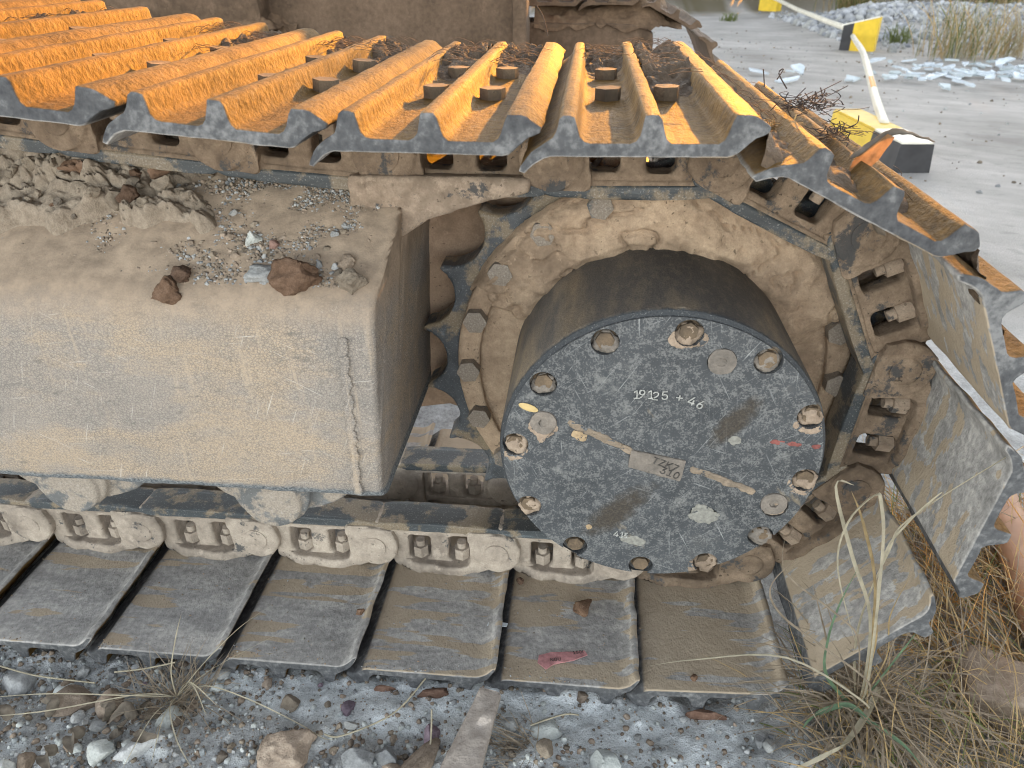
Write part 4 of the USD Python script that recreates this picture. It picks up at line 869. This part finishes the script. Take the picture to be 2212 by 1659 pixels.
# tuft at the lower left
TL = thing('grass_tuft', 'thin pale dry grass tuft in the gravel below the left shoes', 'grass', (-.61, -.345, .0)); OT = np.array([-.61, -.345, .0])
for pts in ([(-.61, -.345, .01), (-.605, -.345, .06), (-.59, -.335, .115), (-.575, -.33, .155)], [(-.61, -.345, .01), (-.57, -.33, .06), (-.52, -.31, .11), (-.475, -.30, .145)], [(-.61, -.345, .01), (-.56, -.335, .055), (-.50, -.32, .09), (-.455, -.31, .115)],
            [(-.61, -.345, .01), (-.56, -.35, .045), (-.50, -.36, .04), (-.43, -.375, .02), (-.39, -.392, .02), (-.368, -.392, .03)], [(-.61, -.345, .01), (-.67, -.37, .04), (-.76, -.38, .045), (-.88, -.39, .03)], [(-.61, -.345, .01), (-.65, -.36, .03), (-.76, -.395, .03), (-.86, -.41, .025)],
            [(-.61, -.345, .01), (-.595, -.38, .035), (-.565, -.42, .03), (-.53, -.45, .02)], [(-.61, -.345, .01), (-.60, -.39, .03), (-.585, -.45, .025)], [(-.61, -.345, .01), (-.615, -.39, .03), (-.62, -.46, .02)], [(-.61, -.345, .01), (-.58, -.35, .05), (-.545, -.36, .02)], [(-.61, -.345, .01), (-.57, -.36, .06), (-.54, -.39, .04)]):
    part_at('blade', ribbon(np.array(pts), .0015, .25, 6), 'straw_pale', OT, TL)
ts = [ribbon(blade_pts((-.61+r3.normal()*.02, -.345+r3.normal()*.014, .0), r3.uniform(.03, .09), r3.uniform(0, 2*PI), r3.uniform(.5, 1.3), r3.uniform(0, .7), r3), .0011, .2, 2) for k in range(150)]
part_at('fine_blades', cat_(ts), 'straw_grey', OT, TL); setdata(stage.GetPrimAtPath(TL+'/fine_blades'), kind='stuff')
for k, (pts, lab) in enumerate([([(-.391, -.392, .03), (-.368, -.392, .03), (-.312, -.359, .034), (-.282, -.305, .034)], 'bent pale straw on the white powdery soil'), ([(-.86, -.335, .03), (-.80, -.345, .03), (-.72, -.345, .025)], 'yellowish straw lying across the gravel at the left edge'), ([(-.262, -.36, .05), (-.26, -.39, .02), (-.262, -.44, .02)], 'upright pale straw beside the mauve stone'), ([(-.14, -.35, .02), (-.10, -.335, .025), (-.08, -.33, .02)], 'short straw below the pink-scrap shoe'), ([(-.70, -.33, .03), (-.66, -.325, .035), (-.62, -.315, .04)], 'green-tinged straw beneath the second shoe from the left')]):
    obj('straw', tube(pts, .0011, 5, 6), 'straw_pale', smooth=True, label=lab, cat='straw', loc=pts[0])
ts = [ribbon(blade_pts((-.14+r3.normal()*.012, -.37+r3.normal()*.012, .0), r3.uniform(.03, .07), r3.normal(3.6, .8), r3.uniform(.7, 1.3), r3.uniform(0, .5), r3), .0010, .2, 2) for k in range(120)]
obj('grass_tuft', cat_(ts), 'straw_grey', smooth=True, label='withered grey tuft right of the flat slab', cat='grass')

# brown pipe at the right edge
obj('brown_pipe', tube([(.665, .27, .035), (.637, .16, .04), (.60, .0, .04), (.55, -.2, .04)], .028, 24, 4), 'pipe_brown', smooth=True, label='brown plastic pipe lying in the grass behind the right end of the track', cat='pipe', loc=(.6, .0, .04))

# ------------------------------------------------------------------ far yard: barrier blocks, pipes, shards, grasses, treeline
def box_between(a, b, w, h0, h1):
    """a block from ground point a to b, width w, heights h0 at a and h1 at b, as a Manifold in world space"""
    a, b = np.array(a), np.array(b); d = (b-a)/np.linalg.norm(b-a); n = np.array([-d[1], d[0]])
    pts = [[*(p+n*s*w/2*k), z] for p, h in ((a, h0), (b, h1)) for s in (-1, 1) for z, k in ((-.02, 1.), (h, .86))]
    return Manifold.hull_points(np.array(pts))
def barrier(a, b, frac, w, h0, h1, label, first='paint_black', second='paint_yellow', cap=True):
    a, b = np.array(a), np.array(b); m = a+(b-a)*frac; c = (a+b)/2; hm = h0+(h1-h0)*frac
    T = thing('barrier_block', label, 'barrier', (c[0], c[1], 0)); o = np.array([c[0], c[1], 0])
    for nm, mm, mt in (('black_end', box_between(a, m, w, h0, hm), first), ('yellow_end', box_between(m+(b-a)*.002, b, w, hm, h1), second)):
        t = soften(mm, .04, 1); t = tm(mm); t.vertices = t.vertices-o; obj(nm, t, mt, T, smooth=30)
    d = (b-a)/np.linalg.norm(b-a); n = np.array([-d[1], d[0]])
    for e0, e1, g0, g1, mt in ((a+d*.004, m, h0, hm, 'paint_white'), (m+d*.002, b-d*.004, hm, h1, cap)):
        if np.linalg.norm(e1-e0) < .03: continue
        pts = [[*(p+n*s*w*.40), z+h] for p, h in ((e0, g0), (e1, g1)) for s in (-1, 1) for z in (.001, .010)]
        t = tm(Manifold.hull_points(np.array(pts))); t.vertices = t.vertices-o; obj('top_face', t, mt, T, smooth=30)
barrier((2.43, 7.50), (2.72, 7.36), .30, .16, .22, .30, 'yellow and black barrier block in the middle of the yard, pipes at both ends', cap='paint_white')
barrier((1.36, 2.56), (1.30, 3.40), .36, .17, .115, .11, 'nearest yellow and black barrier block, partly behind the curving track shoes', cap='paint_yellow')
barrier((2.80, 13.6), (3.06, 13.4), .02, .2, .24, .26, 'farthest yellow barrier block at the top edge', cap='paint_yellow')
P23 = [(1.36, 3.00, .12), (1.50, 3.60, .15), (1.78, 4.65, .17), (2.05, 5.65, .17), (2.30, 6.65, .15), (2.49, 7.38, .13)]
obj('white_pipe', tube(P23, .022, 16, 8), 'pipe_white', smooth=True, label='curved white pipe running from the nearest barrier block to the middle one', cat='pipe')
ob = tube([np.array(P23[1])*.8+np.array(P23[2])*.2, np.array(P23[1])*.45+np.array(P23[2])*.55], .0185, 12, 4); ob.vertices += [-.004, -.006, .007]; obj('orange_band', ob, 'paint_orange', '/World/white_pipe', smooth=True)
obj('white_pipe', tube([(2.42, 7.45, .20), (2.50, 8.4, .19), (2.68, 10.6, .18)], .026, 12, 6), 'pipe_white', smooth=True, label='white pipe leaning from the middle barrier block back into the yard', cat='pipe')
obj('white_pipe', tube([(2.68, 10.6, .18), (2.80, 12.2, .2), (2.86, 13.4, .22)], .026, 12, 6), 'pipe_white', smooth=True, label='farthest white pipe reaching the barrier block at the top edge', cat='pipe')
rs = np.random.default_rng(90)
def shard(x, y, r, k, grp, lab, z=.012):
    th = np.sort(rs.uniform(0, 2*PI, rs.integers(5, 8))); rad = r*rs.uniform(.6, 1.1, len(th)); p = Polygon([(a*math.cos(t), a*.75*math.sin(t)) for a, t in zip(rad, th)])
    if not p.is_valid or p.area < r*r*.3: return
    t = tm(Manifold.extrude(CrossSection([list(p.exterior.coords)[:-1]]), .014)); t.apply_transform(trimesh.transformations.euler_matrix(rs.normal(.10, .14), rs.normal(0, .16), 0)); gz = float(ground_h(np.array([x]), np.array([y]))[0]); t.apply_translation([x, y, gz+z+r*.15])
    obj('tile_shard', t, 'shard_white', smooth=False, label=lab, cat='shard', group=grp, loc=(x, y, gz))
for k in range(170):
    u = rs.random(); x = 2.15+u*2.3; y = 5.35+u*1.05+rs.normal()*.30
    shard(x, y, rs.uniform(.025, .085), k, 'white shards heaped along the yard', 'white-blue plaster shard in the long scatter across the yard', .005+.03*rs.random())
for k, (x, y) in enumerate([(1.55, 5.6), (1.62, 5.75), (1.75, 5.45), (1.25, 5.6), (1.9, 5.3), (1.4, 5.2)]): shard(x, y, .09, k, 'shards left of the curved pipe', 'pale shard lying flat left of the curved white pipe')
shard(4.05, 12.6, .16, 0, None, 'single white shard standing on the gravel ridge', .1)
n = 5200; u = rs.random(n); gx = rs.uniform(2.6, 9, n); gy = 9.6+.15*gx+rs.normal(size=n)*1.0
scatter('gravel_ridge', [rock(470+k, 1, .8) for k in range(3)], np.stack([gx, gy, ground_h(gx, gy)+.01], 1), .02+.05*rs.random(n)**2, 'ridge of blue-grey gravel along the far side of the yard', 'gravel', ['gravel_blue', 'gravel_blue', 'stone_grey'])
n = 1500; gx = rs.uniform(.3, 6, n); gy = rs.uniform(2, 9.5, n)
scatter('yard_grit', [rock(480+k, 1, .6) for k in range(2)], np.stack([gx, gy, ground_h(gx, gy)+.002], 1), .004+.012*rs.random(n)**3, 'sparse grit on the grey yard surface', 'gravel', ['stone_grey', 'clod_grey'])
def far_tuft(x, y, H, n, mats, lab, spread=.12):
    gz = float(ground_h(np.array([x]), np.array([y]))[0]); T = thing('grass_tuft', lab, 'grass', (x, y, gz)); o = np.array([x, y, gz])
    for q, mt in enumerate(mats):
        ts = [ribbon(blade_pts((r3.normal()*spread, r3.normal()*spread, 0), H*r3.uniform(.35, 1.05), r3.uniform(0, 2*PI), r3.uniform(.02, .25), r3.uniform(.0, .55), r3), .009, .2, 2) for k in range(n//len(mats))]
        obj('green_blades' if mt == 'grass_green' else 'blades', cat_(ts), mt, T, smooth=True, kind='stuff')
far_tuft(3.26, 6.75, .62, 200, ['straw_pale', 'straw', 'grass_green'], 'tall dry grass tuft with green stalks behind the white shards', .16)
far_tuft(3.78, 6.85, .55, 120, ['straw_pale', 'straw'], 'dry grass tuft cut by the right edge of the picture', .10)
far_tuft(3.20, 8.1, .22, 90, ['grass_green'], 'low green grass tuft on the gravel left of the tall tuft', .08)
far_tuft(3.75, 11.6, .8, 300, ['straw', 'grass_green'], 'tall straw tuft at the foot of the gravel ridge near the top', .16)
far_tuft(5.6, 11.2, .9, 300, ['grass_green', 'straw'], 'green and straw reeds at the top right corner', .2)
far_tuft(1.9, 11.2, .15, 60, ['grass_green'], 'tiny green tuft alone on the yard near the top', .06)
def leaves(c, rx, ry, rz, n, s, r):
    d = r.normal(size=(n, 3)); d /= np.linalg.norm(d, axis=1, keepdims=True); rad = r.uniform(.25, 1, n)**.5
    w = .72+.55*fbm(d*2.3+c[0], 3, int(c[0]*7) % 90)
    P = c+d*rad[:, None]*w[:, None]*[rx, ry, rz]
    a = r.normal(size=(n, 3)); a /= np.linalg.norm(a, axis=1, keepdims=True); b = np.cross(a, r.normal(size=(n, 3))); b /= np.linalg.norm(b, axis=1, keepdims=True)
    L = (s*r.uniform(.6, 1.3, n))[:, None]
    V = np.stack([P-a*L, P+b*L*.42, P+a*L, P-b*L*.42], 1).reshape(-1, 3); k = np.arange(n)*4
    return trimesh.Trimesh(V, np.concatenate([np.stack([k, k+1, k+2], 1), np.stack([k, k+2, k+3], 1)]), process=False)
TREES = [(-2.6, 16.6, 3.9), (-.4, 16.2, 3.9), (1.7, 16.4, 3.75), (3.7, 16.0, 3.65), (5.6, 16.3, 3.7), (7.5, 16.0, 3.8), (9.4, 16.3, 3.7), (11.4, 16.1, 3.9), (13.4, 16.4, 4.0)]
for k, (x, y, H) in enumerate(TREES):
    gz = .3; T = thing('bush_tree', f'{("dense dark green", "broad olive", "leafy")[k % 3]} bushy tree in the row behind the yard, number {k+1} from the left', 'tree', (x, y, gz), group=None)
    ln = ['first', 'second', 'third', 'fourth', 'fifth', 'sixth', 'seventh', 'eighth', 'ninth'][k]
    setdata(stage.GetPrimAtPath(T), label=f'{("dense dark green", "broad olive", "leafy dark")[k % 3]} bushy tree, {ln} from the left in the row behind the yard')
    r = np.random.default_rng(700+k); c = np.array([0, 0, H*.46])
    obj('crown', cat_([leaves(np.array([0, 0, H*.47]), 1.45, 1.0, H*.47, 9000, .10, r), leaves(np.array([.7, .2, H*.25]), 1.0, .9, H*.26, 2500, .10, r), leaves(np.array([-.7, -.2, H*.25]), 1.0, .9, H*.26, 2500, .10, r)]), ('leaves_dark', 'leaves_olive')[k % 2], T, smooth=False)
    obj('trunk', tube([(0, 0, -.4), (.05, 0, H*.25), (-.05, .05, H*.6)], .09, 8, 4, ([0, 1], [1, .4])), 'bark', T, smooth=True)
